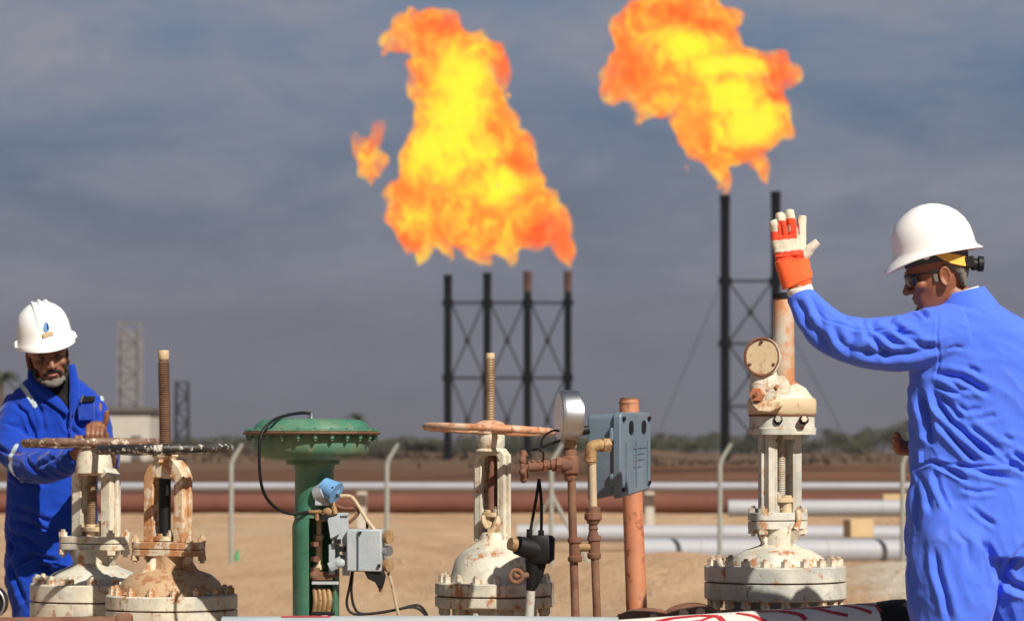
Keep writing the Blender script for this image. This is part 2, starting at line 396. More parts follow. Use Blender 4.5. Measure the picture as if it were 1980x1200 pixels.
def folds(fr, me, lines, gain=1.0, front=True):
    """press traced cloth folds into the surface: (points, width px, depth px)"""
    c, nn, px, dp, py = fr.coords(me)
    face = np.clip(-nn[:, 1] * 1.6 + 0.15, 0, 1)
    off = np.zeros(len(px))
    for pts, w, dep in lines:
        best = np.full(len(px), 1e9); tt = np.zeros(len(px)); sg = np.zeros(len(px)); tot = len(pts) - 1
        for i in range(tot):
            d_, t_, s_ = segdist(px, py, pts[i], pts[i + 1])
            k = d_ < best; best[k] = d_[k]; tt[k] = (i + t_[k]) / tot; sg[k] = s_[k]
        tap = np.clip(np.sin(np.pi * np.clip(tt, 0.02, 0.98)) * 1.6, 0, 1)
        sd_ = best * sg
        o = -dep * np.exp(-np.abs(sd_ / w) ** 1.35) + 0.55 * dep * np.exp(-((sd_ - 1.9 * w) / (1.1 * w)) ** 2) + 0.35 * dep * np.exp(-((sd_ + 2.0 * w) / (1.2 * w)) ** 2)
        off += o * tap
    c = c + nn * (off * face * gain * fr.s)[:, None]
    me.vertices.foreach_set('co', c.ravel()); me.update()
def wrinkle(fr, me, amp, size, seed=0, stretch=(1, 1, 1)):
    c, nn, px, dp, py = fr.coords(me)
    off = np.array([mnoise.noise(Vector((p[0] / size * stretch[0] + seed, p[1] / size * stretch[1], p[2] / size * stretch[2]))) for p in c])
    c = c + nn * (off * amp)[:, None]
    me.vertices.foreach_set('co', c.ravel()); me.update()

def ridges(fr, me, amp, size, ang, lo, hi, seed=0, elong=3.2):
    """long soft creases running at one angle, like pulled cloth, between two photo heights"""
    c, nn, px, dp, py = fr.coords(me); ca, sa = math.cos(R(ang)), math.sin(R(ang))
    w = np.clip((py - lo) / 40, 0, 1) * np.clip((hi - py) / 40, 0, 1); off = np.zeros(len(px))
    for i in np.nonzero(w > 0)[0]:
        x, y, z = c[i]; u = x * ca - z * sa; v = x * sa + z * ca
        q = Vector((u / size / elong + seed, y / size * 0.7, v / size)); m = 0.5 + 0.5 * mnoise.noise(q * 0.33 + Vector((9, 9, 9)))
        off[i] = (0.45 - abs(mnoise.noise(q)) * 2.2) * m
    me.vertices.foreach_set('co', (c + nn * (off * w * amp)[:, None]).ravel()); me.update()
# ------------------------------------------------------------------ ground
def ground_h(x, y):
    t = min(1, max(0, (y - 13) / 9)); t = t * t * (3 - 2 * t)
    h = GZ * (1 - t)
    if y > 24:
        k = min(1, (y - 24) / 8)
        h += k * 0.05 * mnoise.noise(Vector((x * 0.35, y * 0.16, 0)))
        h += k * 0.015 * mnoise.noise(Vector((x * 1.7, y * 0.8, 3)))
    h += 0.36 * math.exp(-((x - 1.9) / 1.4) ** 2 - ((y - 34.5) / 2.4) ** 2)      # heap in front of the grey pipes
    h += 0.30 * math.exp(-((x - 5.1) / 1.6) ** 2 - ((y - 33.5) / 3.0) ** 2)
    if y > 95:
        k = min(1, (y - 95) / 30)
        h += k * 0.35 * (mnoise.noise(Vector((x * 0.03, y * 0.02, 9))) + 0.2)
    for yc, w, a in ((122, 5, 0.30), (170, 8, 0.45), (260, 12, 0.5), (395, 18, 1.3)):
        h += a * math.exp(-((y - yc) / w) ** 2) * (0.8 + 0.8 * mnoise.noise(Vector((x * 0.035, yc, 1))))
    return h
def build_ground():
    ys = [-40, -10, 0, 5, 9, 12] + [12 + 0.5 * i for i in range(1, 24)] + [24 + 0.5 * i for i in range(0, 60)] + \
         [54 + 1.5 * i for i in range(0, 40)] + [114 + 3 * i for i in range(0, 50)] + [264 + 6 * i for i in range(0, 40)] + [520, 600, 800, 1200, 1800, 2400, 2850]
    nx = 150; vs = []; fs = []
    for y in ys:
        half = 14 + abs(y) * 0.55
        for i in range(nx + 1):
            u = i / nx * 2 - 1; x = half * (0.55 * u + 0.45 * u ** 3) if y < 500 else half * u
            vs.append((x, y, ground_h(x, y)))
    for j in range(len(ys) - 1):
        for i in range(nx):
            a = j * (nx + 1) + i; fs.append((a, a + 1, a + nx + 2, a + nx + 1))
    me = bpy.data.meshes.new('ground'); me.from_pydata(vs, [], fs); finish(me, True, 80)
    m, n, b, out = newmat('desert_ground')
    tc = n.n('ShaderNodeTexCoord').outputs['Object']; sep = n.n('ShaderNodeSeparateXYZ', {0: tc}); Y = sep.outputs[1]
    a = n.math('ADD', n.math('MULTIPLY', n.noise(n.vmap(tc, (0.30, 0.10, 1)), 1.0, 5, 0.6), 0.5), n.math('MULTIPLY', n.noise(n.vmap(tc, (1.5, 0.42, 1)), 1.0, 7, 0.68), 0.5))
    sand = n.mix(n.ramp(a, [(0.40, 0), (0.58, 1)]), (0.72, 0.485, 0.30), (0.54, 0.345, 0.205))
    peb = n.ramp(n.noise(tc, 5.0, 6, 0.7), [(0.6, 0), (0.72, 1)])
    sand = n.mix(n.math('MULTIPLY', peb, 0.45), sand, (0.28, 0.19, 0.12))
    pale = n.ramp(n.noise(n.vmap(tc, (0.12, 0.05, 1), (4.2, 0.3, 0)), 1.0, 3, 0.5), [(0.52, 0), (0.68, 1)])
    sand = n.mix(n.math('MULTIPLY', pale, 0.5), sand, (0.66, 0.52, 0.36))
    hp = n.n('ShaderNodeVectorMath', {0: n.n('ShaderNodeMapping', {'Vector': tc, 'Location': (-5.3 / 2.2, -31.5 / 6.5, 0), 'Scale': (1 / 2.2, 1 / 6.5, 0)}).outputs[0]}, operation='LENGTH').outputs['Value']
    sand = n.mix(n.ramp(n.math('ADD', hp, n.math('MULTIPLY', n.noise(tc, 1.4, 6, 0.7), 0.5)), [(0.75, 0.85), (1.25, 0)]), sand, (0.72, 0.66, 0.55))
    red = n.mix(n.ramp(n.noise(n.vmap(tc, (0.03, 0.09, 1)), 1.0, 6, 0.65), [(0.35, 0), (0.62, 1)]), (0.075, 0.04, 0.027), (0.25, 0.125, 0.075))
    k = n.math('ADD', Y, n.math('MULTIPLY', n.noise(n.vmap(tc, (0.05, 0.05, 1)), 1.0, 4), 34.0))
    f = n.ramp(n.math('DIVIDE', k, 400.0), [(0.235, 0), (0.29, 1)])
    col = n.mix(f, sand, red)
    far = n.mix(n.noise(n.vmap(tc, (0.02, 0.03, 1)), 1.0, 5, 0.7), (0.10, 0.065, 0.045), (0.20, 0.13, 0.085))
    col = n.mix(n.ramp(n.math('DIVIDE', Y, 1000.0), [(0.19, 0), (0.26, 1)]), col, far)
    n.t.links.new(col, b.inputs['Base Color']); b.inputs['Roughness'].default_value = 0.95; b.inputs['Specular IOR Level'].default_value = 0.1
    bump(n, b, n.math('ADD', n.noise(tc, 1.6, 8, 0.7), n.math('MULTIPLY', n.noise(tc, 9, 4, 0.7), 0.4)), 1.0, 0.3)
    me.materials.append(m)
    o = bpy.data.objects.new('ground', me); COL.objects.link(o); o['kind'] = 'structure'
build_ground()

# ------------------------------------------------------------------ flare stacks and flames
def X(px, d): return (px - HX) / F * d
def Zp(py, d): return CZ - (py - HY) / F * d
SD = 357.0
def stack(px, top, r, label, tip='blacksteel', d=SD):
    fr = Fr('flare_stack', label, 'flare stack', px, d, 0.0, 'gas flare stacks')
    bot = HY + CZ / fr.s + 6
    g = G(); g.lathe(px, 0, [(r, top + 40), (r * 1.02, bot)], 20); fr.part('pipe', g, 'blacksteel')
    g = G(); g.lathe(px, 0, [(r * 0.8, top), (r * 1.12, top), (r * 1.12, top + 12), (r * 1.04, top + 13), (r * 1.04, top + 40)], 20); fr.part('burner_tip', g, tip)
    for y in ((585, 730) if top > 450 else (543, 664)):
        g = G(); g.lathe(px, 0, [(r, y - 6), (r * 1.45, y - 6), (r * 1.45, y + 6), (r, y + 6)], 16); fr.part('collar', g, 'blacksteel')
    return fr
stack(866, 531, 7.5, 'black flare stack, leftmost of the row of four')
stack(942, 527, 7.5, 'black flare stack second from the left in the row of four')
stack(1020, 524, 7.5, 'black flare stack with rusty brown tip, third in the row of four', 'sootrust')
stack(1098, 524, 7.2, 'black flare stack with rusty brown tip, rightmost of the row of four', 'sootrust')
stack(1402, 377, 9, 'taller black flare stack, left one of the pair')
stack(1500, 370, 9, 'taller black flare stack behind the raised orange glove')
def truss(xs, rows, label, cx):
    fr = Fr('brace_frame', label, 'steel frame', cx, SD, 0.0)
    for y in rows:
        g = G()
        for a, b in zip(xs[:-1], xs[1:]): g.cyl((a + 8, 0, y), (b - 8, 0, y), 2.6, n=8)
        fr.part('crossbar', g, 'lattice')
    yy = list(rows) + [890]
    for j in range(len(yy) - 1):
        y0, y1 = yy[j], yy[j + 1]
        if y1 - y0 > 260: segs = [(y0, (y0 + y1) / 2), ((y0 + y1) / 2, y1)]
        else: segs = [(y0, y1)]
        for y0, y1 in segs:
            for a, b in zip(xs[:-1], xs[1:]):
                g = G(); g.cyl((a + 8, 0, y0 + 3), (b - 8, 0, y1 - 4), 2.1, n=6); g.cyl((b - 8, 3, y0 + 3), (a + 8, 3, y1 - 4), 2.1, n=6)
                g.ball((a + b) / 2, 0, (y0 + y1) / 2, (6, 4, 7), 8, 6)
                fr.part('diagonal_brace', g, 'lattice')
truss([866, 942, 1020, 1098], [585, 730], 'steel cross bracing joining the four black flare stacks', 982)
truss([1402, 1500], [543, 664, 785], 'steel cross bracing joining the pair of taller stacks', 1451)
for pts, lab in ((((1396, 545), (1272, 845)), 'thin guy wire sloping down left from the taller stack'), (((1506, 600), (1640, 845)), 'thin guy wire sloping down right behind the gearbox valve')):
    fr = Fr('guy_wire', lab, 'guy wire', pts[0][0], SD, 0.0, 'guy wires of the taller stacks', empty=False)
    (xa, ya), (xb, yb) = pts; k = (HY + CZ / fr.s + 4 - ya) / (yb - ya)
    fr.part('guy_wire', G().cyl((xa, 0, ya), (xa + (xb - xa) * k, 60, ya + (yb - ya) * k), 0.7, n=6), 'lattice')

def flame_mat(name, cores, seed, cools=()):
    m = bpy.data.materials.new(name); m.use_nodes = True; t = m.node_tree; t.nodes.clear(); n = N(t)
    out = n.n('ShaderNodeOutputMaterial')
    tc = n.n('ShaderNodeTexCoord').outputs['Object']
    n1 = n.noise(n.vmap(tc, (0.34, 0.34, 0.27), (seed, 0, 0)), 1.0, 6, 0.66, 1.0)
    hot = None
    for (x, z, rx, rz) in cores:                  # hotter cores of the burning gas
        v = n.n('ShaderNodeMapping', {'Vector': tc, 'Location': (-x / rx, 0, -z / rz), 'Scale': (1 / rx, 0.16, 1 / rz)}).outputs[0]
        g = n.n('ShaderNodeVectorMath', {0: v}, operation='LENGTH').outputs['Value']
        g = n.math('MAXIMUM', n.math('SUBTRACT', 1.0, g), 0.0)
        hot = g if hot is None else n.math('MAXIMUM', hot, g)
    n3 = n.noise(n.vmap(tc, (0.85, 0.5, 0.7), (seed, 4, 1)), 1.0, 5, 0.7, 1.3)
    k = n.math('ADD', n.math('MULTIPLY_ADD', n.math('ADD', n.math('MULTIPLY', n1, 0.55), n.math('MULTIPLY', n3, 0.45)), 2.3, -0.42), n.math('MULTIPLY', hot, 0.60))
    for (x, z, rx, rz) in cools:                  # cooler, deeper orange outer folds
        v = n.n('ShaderNodeMapping', {'Vector': tc, 'Location': (-x / rx, 0, -z / rz), 'Scale': (1 / rx, 0.1, 1 / rz)}).outputs[0]
        g = n.math('MAXIMUM', n.math('SUBTRACT', 1.0, n.n('ShaderNodeVectorMath', {0: v}, operation='LENGTH').outputs['Value']), 0.0)
        k = n.math('SUBTRACT', k, n.math('MULTIPLY', n.math('MULTIPLY', g, 0.5), n3))
    col = n.ramp(k, [(0.40, (0.95, 0.065, 0.010)), (0.60, (0.98, 0.17, 0.020)), (0.76, (1.0, 0.32, 0.040)), (0.88, (1.0, 0.56, 0.040)), (1.0, (1.0, 0.80, 0.035))])
    em = n.n('ShaderNodeEmission', {'Color': col, 'Strength': 1.0})
    ab = n.n('ShaderNodeVolumeAbsorption', {'Color': (0, 0, 0)})
    n2 = n.noise(n.vmap(tc, (0.55, 0.55, 0.45), (0, seed, 3)), 1.0, 5, 0.65, 0.6)
    dens = n.ramp(n2, [(0.30, 0.10), (0.46, 1.0)])
    dens = n.math('MULTIPLY', dens, 1.0)
    n.t.links.new(dens, ab.inputs['Density'])
    n.t.links.new(n.math('MULTIPLY', dens, 1.0), em.inputs['Strength'])
    ad = n.n('ShaderNodeAddShader'); t.links.new(em.outputs[0], ad.inputs[0]); t.links.new(ab.outputs[0], ad.inputs[1])
    t.links.new(ad.outputs[0], out.inputs['Volume'])
    M[name] = m
def flame(name, label, cx, blobs, tongues, cores, seed, base, extras, cools=()):
    fr = Fr(name, label, 'flame', cx, SD, base, 'gas flames')
    Lx = lambda p: (p - cx) * fr.s; Lz = lambda p: CZ - (p - HY) * fr.s - base
    flame_mat('fire_' + str(seed), [(Lx(x), Lz(y), rx * fr.s, ry * fr.s) for x, y, rx, ry in cores], seed, [(Lx(x), Lz(y), rx * fr.s, ry * fr.s) for x, y, rx, ry in cools])
    def make(nm, blobs, tongues, parent=None):
        g = G()
        for x, y, r in blobs: g.ball(x, 0, y, (r, r * 0.75, r), 18, 12)
        for pts in tongues: g.spline([(x, 0, y) for x, y, r in pts], [r for x, y, r in pts], 12, 5)
        me = fr.solid(nm, g, 0.30, 3)
        c, nn, px, dp, py = fr.coords(me)
        co = c.copy()
        for amp, sz, sd_ in ((1.4, 4.0, 0), (0.9, 1.8, 5), (0.22, 0.9, 9)):
            for i in range(len(c)):
                p = c[i]; q0 = Vector((p[0] / sz + seed + sd_ + 3.3, p[1] / sz, p[2] / (sz * 1.3)))
                v = (mnoise.noise(q0), mnoise.noise(q0 + Vector((31.4, 7.1, 2.2))), mnoise.noise(q0 + Vector((5.7, 43.1, 17.9)))); k = 1.0
                co[i] += np.array(v) * amp * k
        me.vertices.foreach_set('co', co.ravel()); me.update()
        return fr.part(nm, me, 'fire_' + str(seed), parent)
    make('flame_body', blobs, tongues)
    for b, tg in extras: make('stray_flame', b, tg)
flame('gas_flame', 'tall orange and yellow flame burning over the row of four stacks', 940,
    [(800, 50, 36), (782, 50, 28), (762, 70, 20), (838, 50, 36), (862, 52, 30), (778, 62, 24), (765, 80, 16), (752, 100, 9), (830, 85, 38), (870, 90, 44), (905, 95, 38), (942, 105, 36), (968, 130, 28), (978, 160, 16), (986, 182, 8),
     (845, 130, 50), (890, 140, 55), (850, 180, 60), (905, 190, 62), (850, 230, 60), (910, 240, 68), (955, 245, 52), (985, 255, 34), (1005, 275, 28), (860, 280, 74), (940, 290, 80), (985, 310, 54),
     (1018, 330, 26), (840, 330, 72), (920, 345, 86), (990, 360, 62), (815, 375, 62), (780, 395, 36), (850, 400, 72), (930, 405, 78), (1000, 405, 66), (1050, 400, 38), (1075, 420, 26),
     (800, 420, 34), (772, 385, 38), (766, 412, 30), (785, 440, 30), (752, 398, 18), (800, 330, 40), (850, 438, 40), (910, 440, 44), (970, 440, 44), (1030, 440, 44), (1075, 450, 26), (785, 30, 10)],
    [[(800, 420, 28), (810, 460, 21), (814, 485, 12), (812, 500, 4)], [(850, 440, 32), (862, 475, 20), (869, 500, 9), (870, 520, 4)], [(915, 450, 32), (932, 480, 20), (942, 500, 9), (943, 518, 4)],
     [(985, 440, 32), (990, 475, 26), (1000, 496, 14), (1004, 508, 5)], [(1070, 430, 28), (1080, 470, 22), (1088, 500, 19), (1095, 516, 10), (1098, 524, 5)], [(955, 215, 30), (975, 190, 8)], [(800, 40, 18), (788, 20, 8), (782, 6, 3)],
     [(830, 300, 40), (775, 385, 28), (752, 400, 12)]],
    [(890, 210, 75, 150), (905, 150, 60, 60), (880, 300, 120, 70), (950, 360, 80, 60)], 11, 24.0,
    [([(715, 290, 28), (702, 278, 20), (690, 278, 14), (735, 300, 18), (748, 305, 11), (718, 320, 19), (714, 345, 17)], [[(725, 285, 17), (735, 250, 13), (739, 228, 7)]])], [(975, 130, 40, 60), (850, 50, 60, 30), (1050, 460, 60, 50), (1000, 320, 50, 40)])
flame('gas_flame', 'wind-blown orange flame leaning left over the pair of taller stacks', 1360,
    [(1215, 60, 34), (1200, 170, 34), (1520, 150, 26), (1245, 50, 46), (1290, 40, 56), (1340, 50, 62), (1385, 50, 50), (1225, 90, 44), (1205, 110, 38), (1190, 140, 30), (1190, 170, 28), (1215, 185, 26), (1250, 130, 60), (1300, 110, 62), (1360, 110, 66),
     (1405, 90, 38), (1420, 130, 44), (1460, 130, 38), (1495, 130, 32), (1512, 150, 24), (1505, 180, 22), (1280, 180, 44), (1340, 170, 60), (1400, 180, 66), (1450, 190, 56), (1490, 220, 40), (1505, 235, 26),
     (1340, 220, 42), (1380, 240, 52), (1430, 240, 52), (1470, 260, 42), (1360, 265, 36), (1400, 285, 36), (1450, 285, 34), (1485, 280, 22), (1300, 0, 40), (1350, 0, 44)],
    [[(1225, 180, 24), (1245, 220, 17), (1248, 245, 13), (1249, 255, 6)], [(1370, 280, 30), (1385, 320, 26), (1392, 345, 19), (1400, 362, 11), (1402, 374, 5)], [(1450, 290, 32), (1468, 320, 22), (1476, 345, 13), (1480, 364, 5)], [(1330, 230, 30), (1350, 285, 16), (1372, 310, 14)]],
    [(1400, 130, 120, 26), (1440, 240, 80, 60), (1330, 90, 80, 50), (1420, 190, 70, 60)], 23, 33.0,
    [([(1318, 318, 7)], [[(1318, 318, 6), (1320, 335, 5), (1321, 345, 2)]])], [(1215, 140, 60, 70), (1510, 145, 40, 60), (1350, 60, 60, 30), (1300, 30, 60, 30)])
# ------------------------------------------------------------------ background: pipes, fence, hut, masts, trees
def pipe_run(x0, x1, y, r, d, mat, label, y1=None, caps=True, name='pipeline'):
    fr = Fr(name, label, 'pipeline', (x0 + x1) / 2, d, 0.0, empty=False)
    y1 = y if y1 is None else y1; g = G()
    pts = [(x0 + (x1 - x0) * k / 12, 0, y + (y1 - y) * k / 12) for k in range(13)]
    g.tube(pts, r, 20)
    k = x0 + 300
    for q in pts[1:-1:2]: g.lathe(0, 0, [(r, 0), (r * 1.03, 0)], 3) if False else g.tube([(q[0] - 2, 0, q[2]), (q[0] + 2, 0, q[2])], r * 1.05, 18)
    return fr.part(name, g, mat)
pipe_run(-900, 3000, 940, 8, 58, 'pipewhite', 'thin pale grey pipeline running level across the whole yard')
for i, px in enumerate((150, 700, 1255, 1790)):
    fr = Fr('pipe_support', 'low concrete block under the thin pale pipeline ' + ('behind the left valves', 'right of the green actuator', 'just right of the orange post', 'hidden behind the right worker')[i], 'pipe support', px, 58.5, 0.0, 'blocks under the thin pale pipeline', empty=False)
    fr.part('pipe_support', G().box(px - 9, px + 9, -22, 10, 950, HY + CZ / fr.s + 4), 'concrete', bevel=1.5)
pipe_run(-1200, 3200, 973, 18.5, 73, 'rustpipe', 'thick rust brown pipeline lying on the sand behind the thin grey one')
pipe_run(1408, 2600, 982, 16, 47, 'pipegrey', 'grey line pipe with a closed rounded end, uppermost of the stack by the fence')
pipe_run(1000, 2600, 1030, 17, 45, 'pipegrey', 'long grey line pipe reaching left behind the orange post', 1036)
pipe_run(1235, 2700, 1064, 24, 42, 'pipegrey', 'thick grey line pipe lying lowest, half buried in sand at its left end', 1070)
for i, (px, lab) in enumerate(((1662, 'timber block wedged between the stacked grey pipes'), (2300, 'timber block beyond the right edge between the grey pipes'))):
    if i: continue
    fr = Fr('timber_block', lab, 'timber block', px, 43.6, 0.0, empty=False)
    fr.part('timber_block', G().box(px - 27, px + 22, -18, 18, 1003, 1038).rot(18, px, 0), 'wood', bevel=1.5)
fr = Fr('timber_block', 'pale timber block under the closed-end grey pipe at far right', 'timber block', 1740, 49, 0.0, empty=False)
fr.part('timber_block', G().box(1706, 1800, -10, 14, 955, 972), 'wood', bevel=1.5)
posts = [(92, 34, 'fence post standing behind the left worker'), (447, 40, 'fence post with a green scrap at its foot'), (748, 40, 'fence post right of the green actuator'), (1066, 40.5, 'fence post with a slanting brace behind the gauge pipes'),
         (1392, 41, 'fence post in front of the closed-end grey pipe'), (1745, 41.5, 'fence post beside the right worker')]
for i, (px, d, lab) in enumerate(posts):
    if i == 0: px = 110
    fr = Fr('fence_post', 'pale bent-top ' + lab + '', 'fence post', px, d if i else 40, 0.0, 'bent-top fence posts')
    base = HY + CZ / fr.s + 6
    g = G(); g.tube([(px, 0, base), (px, 0, 897)], 4.6, 4 * 2, flat=1); fr.part('post', g, 'galv', bevel=0.4)
    g = G(); g.tube([(px, 0, 899), (px + 4, 0, 886), (px + 22, 0, 857)], [4.6, 4.4, 3.6], 8); fr.part('arm', g, 'galv')
    if i == 3:
        g = G(); g.cyl((px, 0, 955), (px + 76, 0, base), 4, n=8); g.cyl((px, 0, 955), (px - 70, 10, base), 2.4, n=8); fr.part('brace', g, 'galv')
fr = Fr('plastic_scrap', 'small green plastic scrap on the sand at a fence post', 'scrap', 459, 40, 0.0, empty=False)
fr.part('plastic_scrap', G().tube([(459, -4, 1084), (458, -3, 1074), (461, -2, 1062)], [5, 5, 2.5], 7, flat=0.5), 'greenplastic')
# hut
fr = Fr('white_hut', 'pale flat-roofed building far behind the left worker', 'building', 225, 345, 0.0)
b0 = HY + CZ / fr.s + 20
fr.part('wall', G().box(150, 297, -60, 90, 797, b0), 'concrete')
fr.part('roof', G().box(144, 303, -68, 98, 787, 797), 'roofdark', bevel=1)
fr.part('door', G().box(262, 280, -62, -59, 842, b0), 'roofdark')
def lattice(px, top, w, d, label, mat='hazelattice', step=26, name='lattice_mast', cat='mast', bot=None):
    fr = Fr(name, label, cat, px, d, 0.0)
    b0 = HY + CZ / fr.s + 3; g = G(); h = w / 2
    for sx in (-1, 1):
        for q in (-1, 1): g.cyl((px + sx * h, q * h, top), (px + sx * h * 1.15, q * h * 1.15, b0), w * (0.09 if d < 1000 else 0.05), n=5)
    fr.part('legs', g, mat); g = G(); y = top + 2; s_ = 1
    while y < b0 - step:
        for q in (-1, 1):
            g.cyl((px - h, q * h, y), (px + h, q * h, y), w * (0.05 if d < 1000 else 0.025), n=4)
            g.cyl((px - s_ * h, q * h, y), (px + s_ * h, q * h, y + step), w * (0.05 if d < 1000 else 0.025), n=4)
        for sx in (-1, 1): g.cyl((px + sx * h, -h * s_, y), (px + sx * h, h * s_, y + step), w * (0.05 if d < 1000 else 0.025), n=4)
        y += step; s_ = -s_
    fr.part('bracing', g, mat)
    return fr
lattice(352, 737, 22, 520, 'grey lattice mast standing right of the tall rusty stem', mat='lattice')
fr = lattice(251, 622, 40, 1750, 'very faint tall lattice tower in the haze above the hut', step=30)
fr.part('cladding', G().box(236, 266, -12, 12, 640, 800), 'hazelattice')
# trees and bushes
def crown_mesh(name, seed, n, w, h, leaf, clumps, droop=0):
    rnd = random.Random(seed); v = []; f = []
    cs = []
    for _ in range(clumps):
        a = rnd.uniform(0, 6.283); q = rnd.random() ** 0.6 * w * 0.42
        cs.append((q * math.cos(a), q * math.sin(a), h * (0.25 + 0.6 * rnd.random() * (1 - 0.45 * q / (w * 0.42))), rnd.uniform(0.13, 0.26) * w))
    for i in range(n):
        c = rnd.choice(cs); d = Vector((rnd.gauss(0, 1), rnd.gauss(0, 1), rnd.gauss(0, 1))).normalized() * c[3] * rnd.uniform(0.55, 1.05)
        p = Vector((c[0] + d.x, c[1] + d.y, max(0.1, c[2] + d.z * 0.75)))
        nr = Vector((rnd.gauss(0, 1), rnd.gauss(0, 1), rnd.gauss(0, 1) + 0.4)).normalized()
        u = nr.orthogonal().normalized(); w_ = nr.cross(u); L = leaf * rnd.uniform(0.6, 1.5)
        k = len(v); v += [p - u * L, p + w_ * L * 0.5, p + u * L, p - w_ * L * 0.5]; f.append((k, k + 1, k + 2, k + 3))
    me = bpy.data.meshes.new(name); me.from_pydata([tuple(q) for q in v], [], f); return me
def trunk_mesh(name, seed, h, r):
    rnd = random.Random(seed); g = G()
    g.spline([(0, 0, 0), (rnd.uniform(-.1, .1), 0, h * 0.3), (rnd.uniform(-.2, .2), rnd.uniform(-.2, .2), h * 0.6)], [r, r * .7, r * .35], 8)
    for _ in range(5):
        a = rnd.uniform(0, 6.28); g.spline([(0, 0, h * rnd.uniform(.15, .35)), (math.cos(a) * h * .15, math.sin(a) * h * .15, h * .5), (math.cos(a) * h * .3, math.sin(a) * h * .3, h * .7)], [r * .5, r * .3, r * .12], 6)
    me = bpy.data.meshes.new(name); me.from_pydata(g.v, [], g.f); finish(me); me.materials.append(M['bark']); return me
def palm_meshes(seed, h):
    rnd = random.Random(seed); v = []; f = []
    for i in range(34):
        a = rnd.uniform(0, 6.28); e = rnd.uniform(-0.4, 1.2); L = h * rnd.uniform(0.28, 0.4)
        for k in range(9):
            t0, t1 = k / 9, (k + 1) / 9
            def pt(t): return Vector((math.cos(a) * L * t * math.cos(e), math.sin(a) * L * t * math.cos(e), h + L * (math.sin(e) * t - 0.75 * t * t)))
            p, q = pt(t0), pt(t1); sd_ = Vector((-math.sin(a), math.cos(a), 0))
            for s_ in (-1, 1):
                b = len(v); wv = h * 0.055 * (1 - 0.6 * t0); v += [p, q, q + sd_ * s_ * wv - Vector((0, 0, wv * .6))]; f.append((b, b + 1, b + 2))
    me = bpy.data.meshes.new('fronds'); me.from_pydata([tuple(q) for q in v], [], f); me.materials.append(M['leafdark'])
    g = G(); g.spline([(0, 0, 0), (0.1, 0, h * 0.5), (0, 0, h)], [h * .035, h * .026, h * .03], 9)
    tm = bpy.data.meshes.new('trunk'); tm.from_pydata(g.v, [], g.f); finish(tm); tm.materials.append(M['bark'])
    return me, tm
rnd = random.Random(4)
variants = []
for k in range(6):
    mat = ['leafolive', 'leafdark', 'leafolive', 'leafdry', 'leafdark', 'leafolive'][k]
    me = crown_mesh('crown', 50 + k, 1500, 1.0, 1.0, 0.028, 12 + 2 * k); me.materials.append(M[mat]); variants.append((me, trunk_mesh('trunk', k, 1.0, 0.035), mat))
side = lambda px: 'at the left end' if px < 480 else 'between the left valves and the green actuator' if px < 760 else 'behind the row of four stacks' if px < 1130 else 'right of the orange post' if px < 1420 else 'behind the gearbox valve' if px < 1640 else 'near the right worker'
kinds = {'leafolive': 'olive green', 'leafdark': 'dark green', 'leafdry': 'dry brownish'}
nt = 0
ORD = ['leftmost', 'second', 'third', 'fourth', 'fifth', 'sixth', 'seventh', 'eighth', 'ninth', 'tenth', 'eleventh', 'twelfth', 'thirteenth', 'fourteenth', 'fifteenth', 'sixteenth', 'seventeenth', 'eighteenth', 'nineteenth', 'twentieth']
def far_bush_row():                               # the far row reads as one blurred mass
    v = []; f = []; px = -1900
    while px < 4200:
        big = 1 + (0.55 if px > 1240 else 0); top = 838 - rnd.uniform(0, 14) * big * (0.6 if 380 < px < 640 else 1)
        if px > 1540: top -= rnd.uniform(4, 36)
        if 1250 < px < 1380: top -= rnd.uniform(0, 9)
        d = rnd.uniform(520, 640); w = rnd.uniform(55, 105) / F * d; x0 = X(px, d); gz = ground_h(x0, d); H = Zp(top, d) - gz; a = rnd.uniform(0, 6)
        me = variants[rnd.randrange(6)][0]; c_, s_ = math.cos(a), math.sin(a); o_ = len(v)
        v += [(x0 + (q.co.x * c_ - q.co.y * s_) * w, d + (q.co.x * s_ + q.co.y * c_) * w, gz + q.co.z * H) for q in me.vertices]
        f += [tuple(i + o_ for i in p.vertices) for p in me.polygons]; px += rnd.uniform(24, 44)
    me = bpy.data.meshes.new('far_bushes'); me.from_pydata(v, [], f); me.materials.append(M['leafolive'])
    o = bpy.data.objects.new('far_bushes', me); COL.objects.link(o); props(o, 'blurred belt of far greenish bushes along the horizon', 'bushes', None, 'stuff')
far_bush_row()
spots = [-30, 60, 150, 262, 395, 470, 545, 640, 735, 815, 905, 990, 1070, 1165, 1262, 1345, 1440, 1560, 1655, 1760]
near = {3: 'behind the pale flat-roofed hut', 4: 'above the bent fence post top'}
for i, px in enumerate(spots):
    k = rnd.choice([0, 2, 3, 1, 5, 4]); crown, trunk, mat = variants[k]; d = rnd.uniform(385, 480); wpx = rnd.uniform(60, 110)
    top = 856 - rnd.uniform(0, 14) - (9 if px > 1200 else 0)
    gz = ground_h(X(px, d), d); H = Zp(top, d) - gz; W = wpx / F * d
    root = bpy.data.objects.new('bushy_tree', None); COL.objects.link(root); root.location = (X(px, d), d, gz); root.rotation_euler.z = rnd.uniform(0, 6)
    props(root, '%s %s bushy tree%s in the near row on the horizon' % (ORD[i] if i < 19 else 'rightmost', kinds[mat], ' from the left' if 0 < i < 19 else ''), 'tree', 'bushy trees in the near row on the horizon')
    for nm, me in (('crown', crown), ('trunk', trunk)):
        o = bpy.data.objects.new(nm, me); COL.objects.link(o); o.parent = root; o.scale = (W, W, H) if nm == 'crown' else (H * .8, H * .8, H)
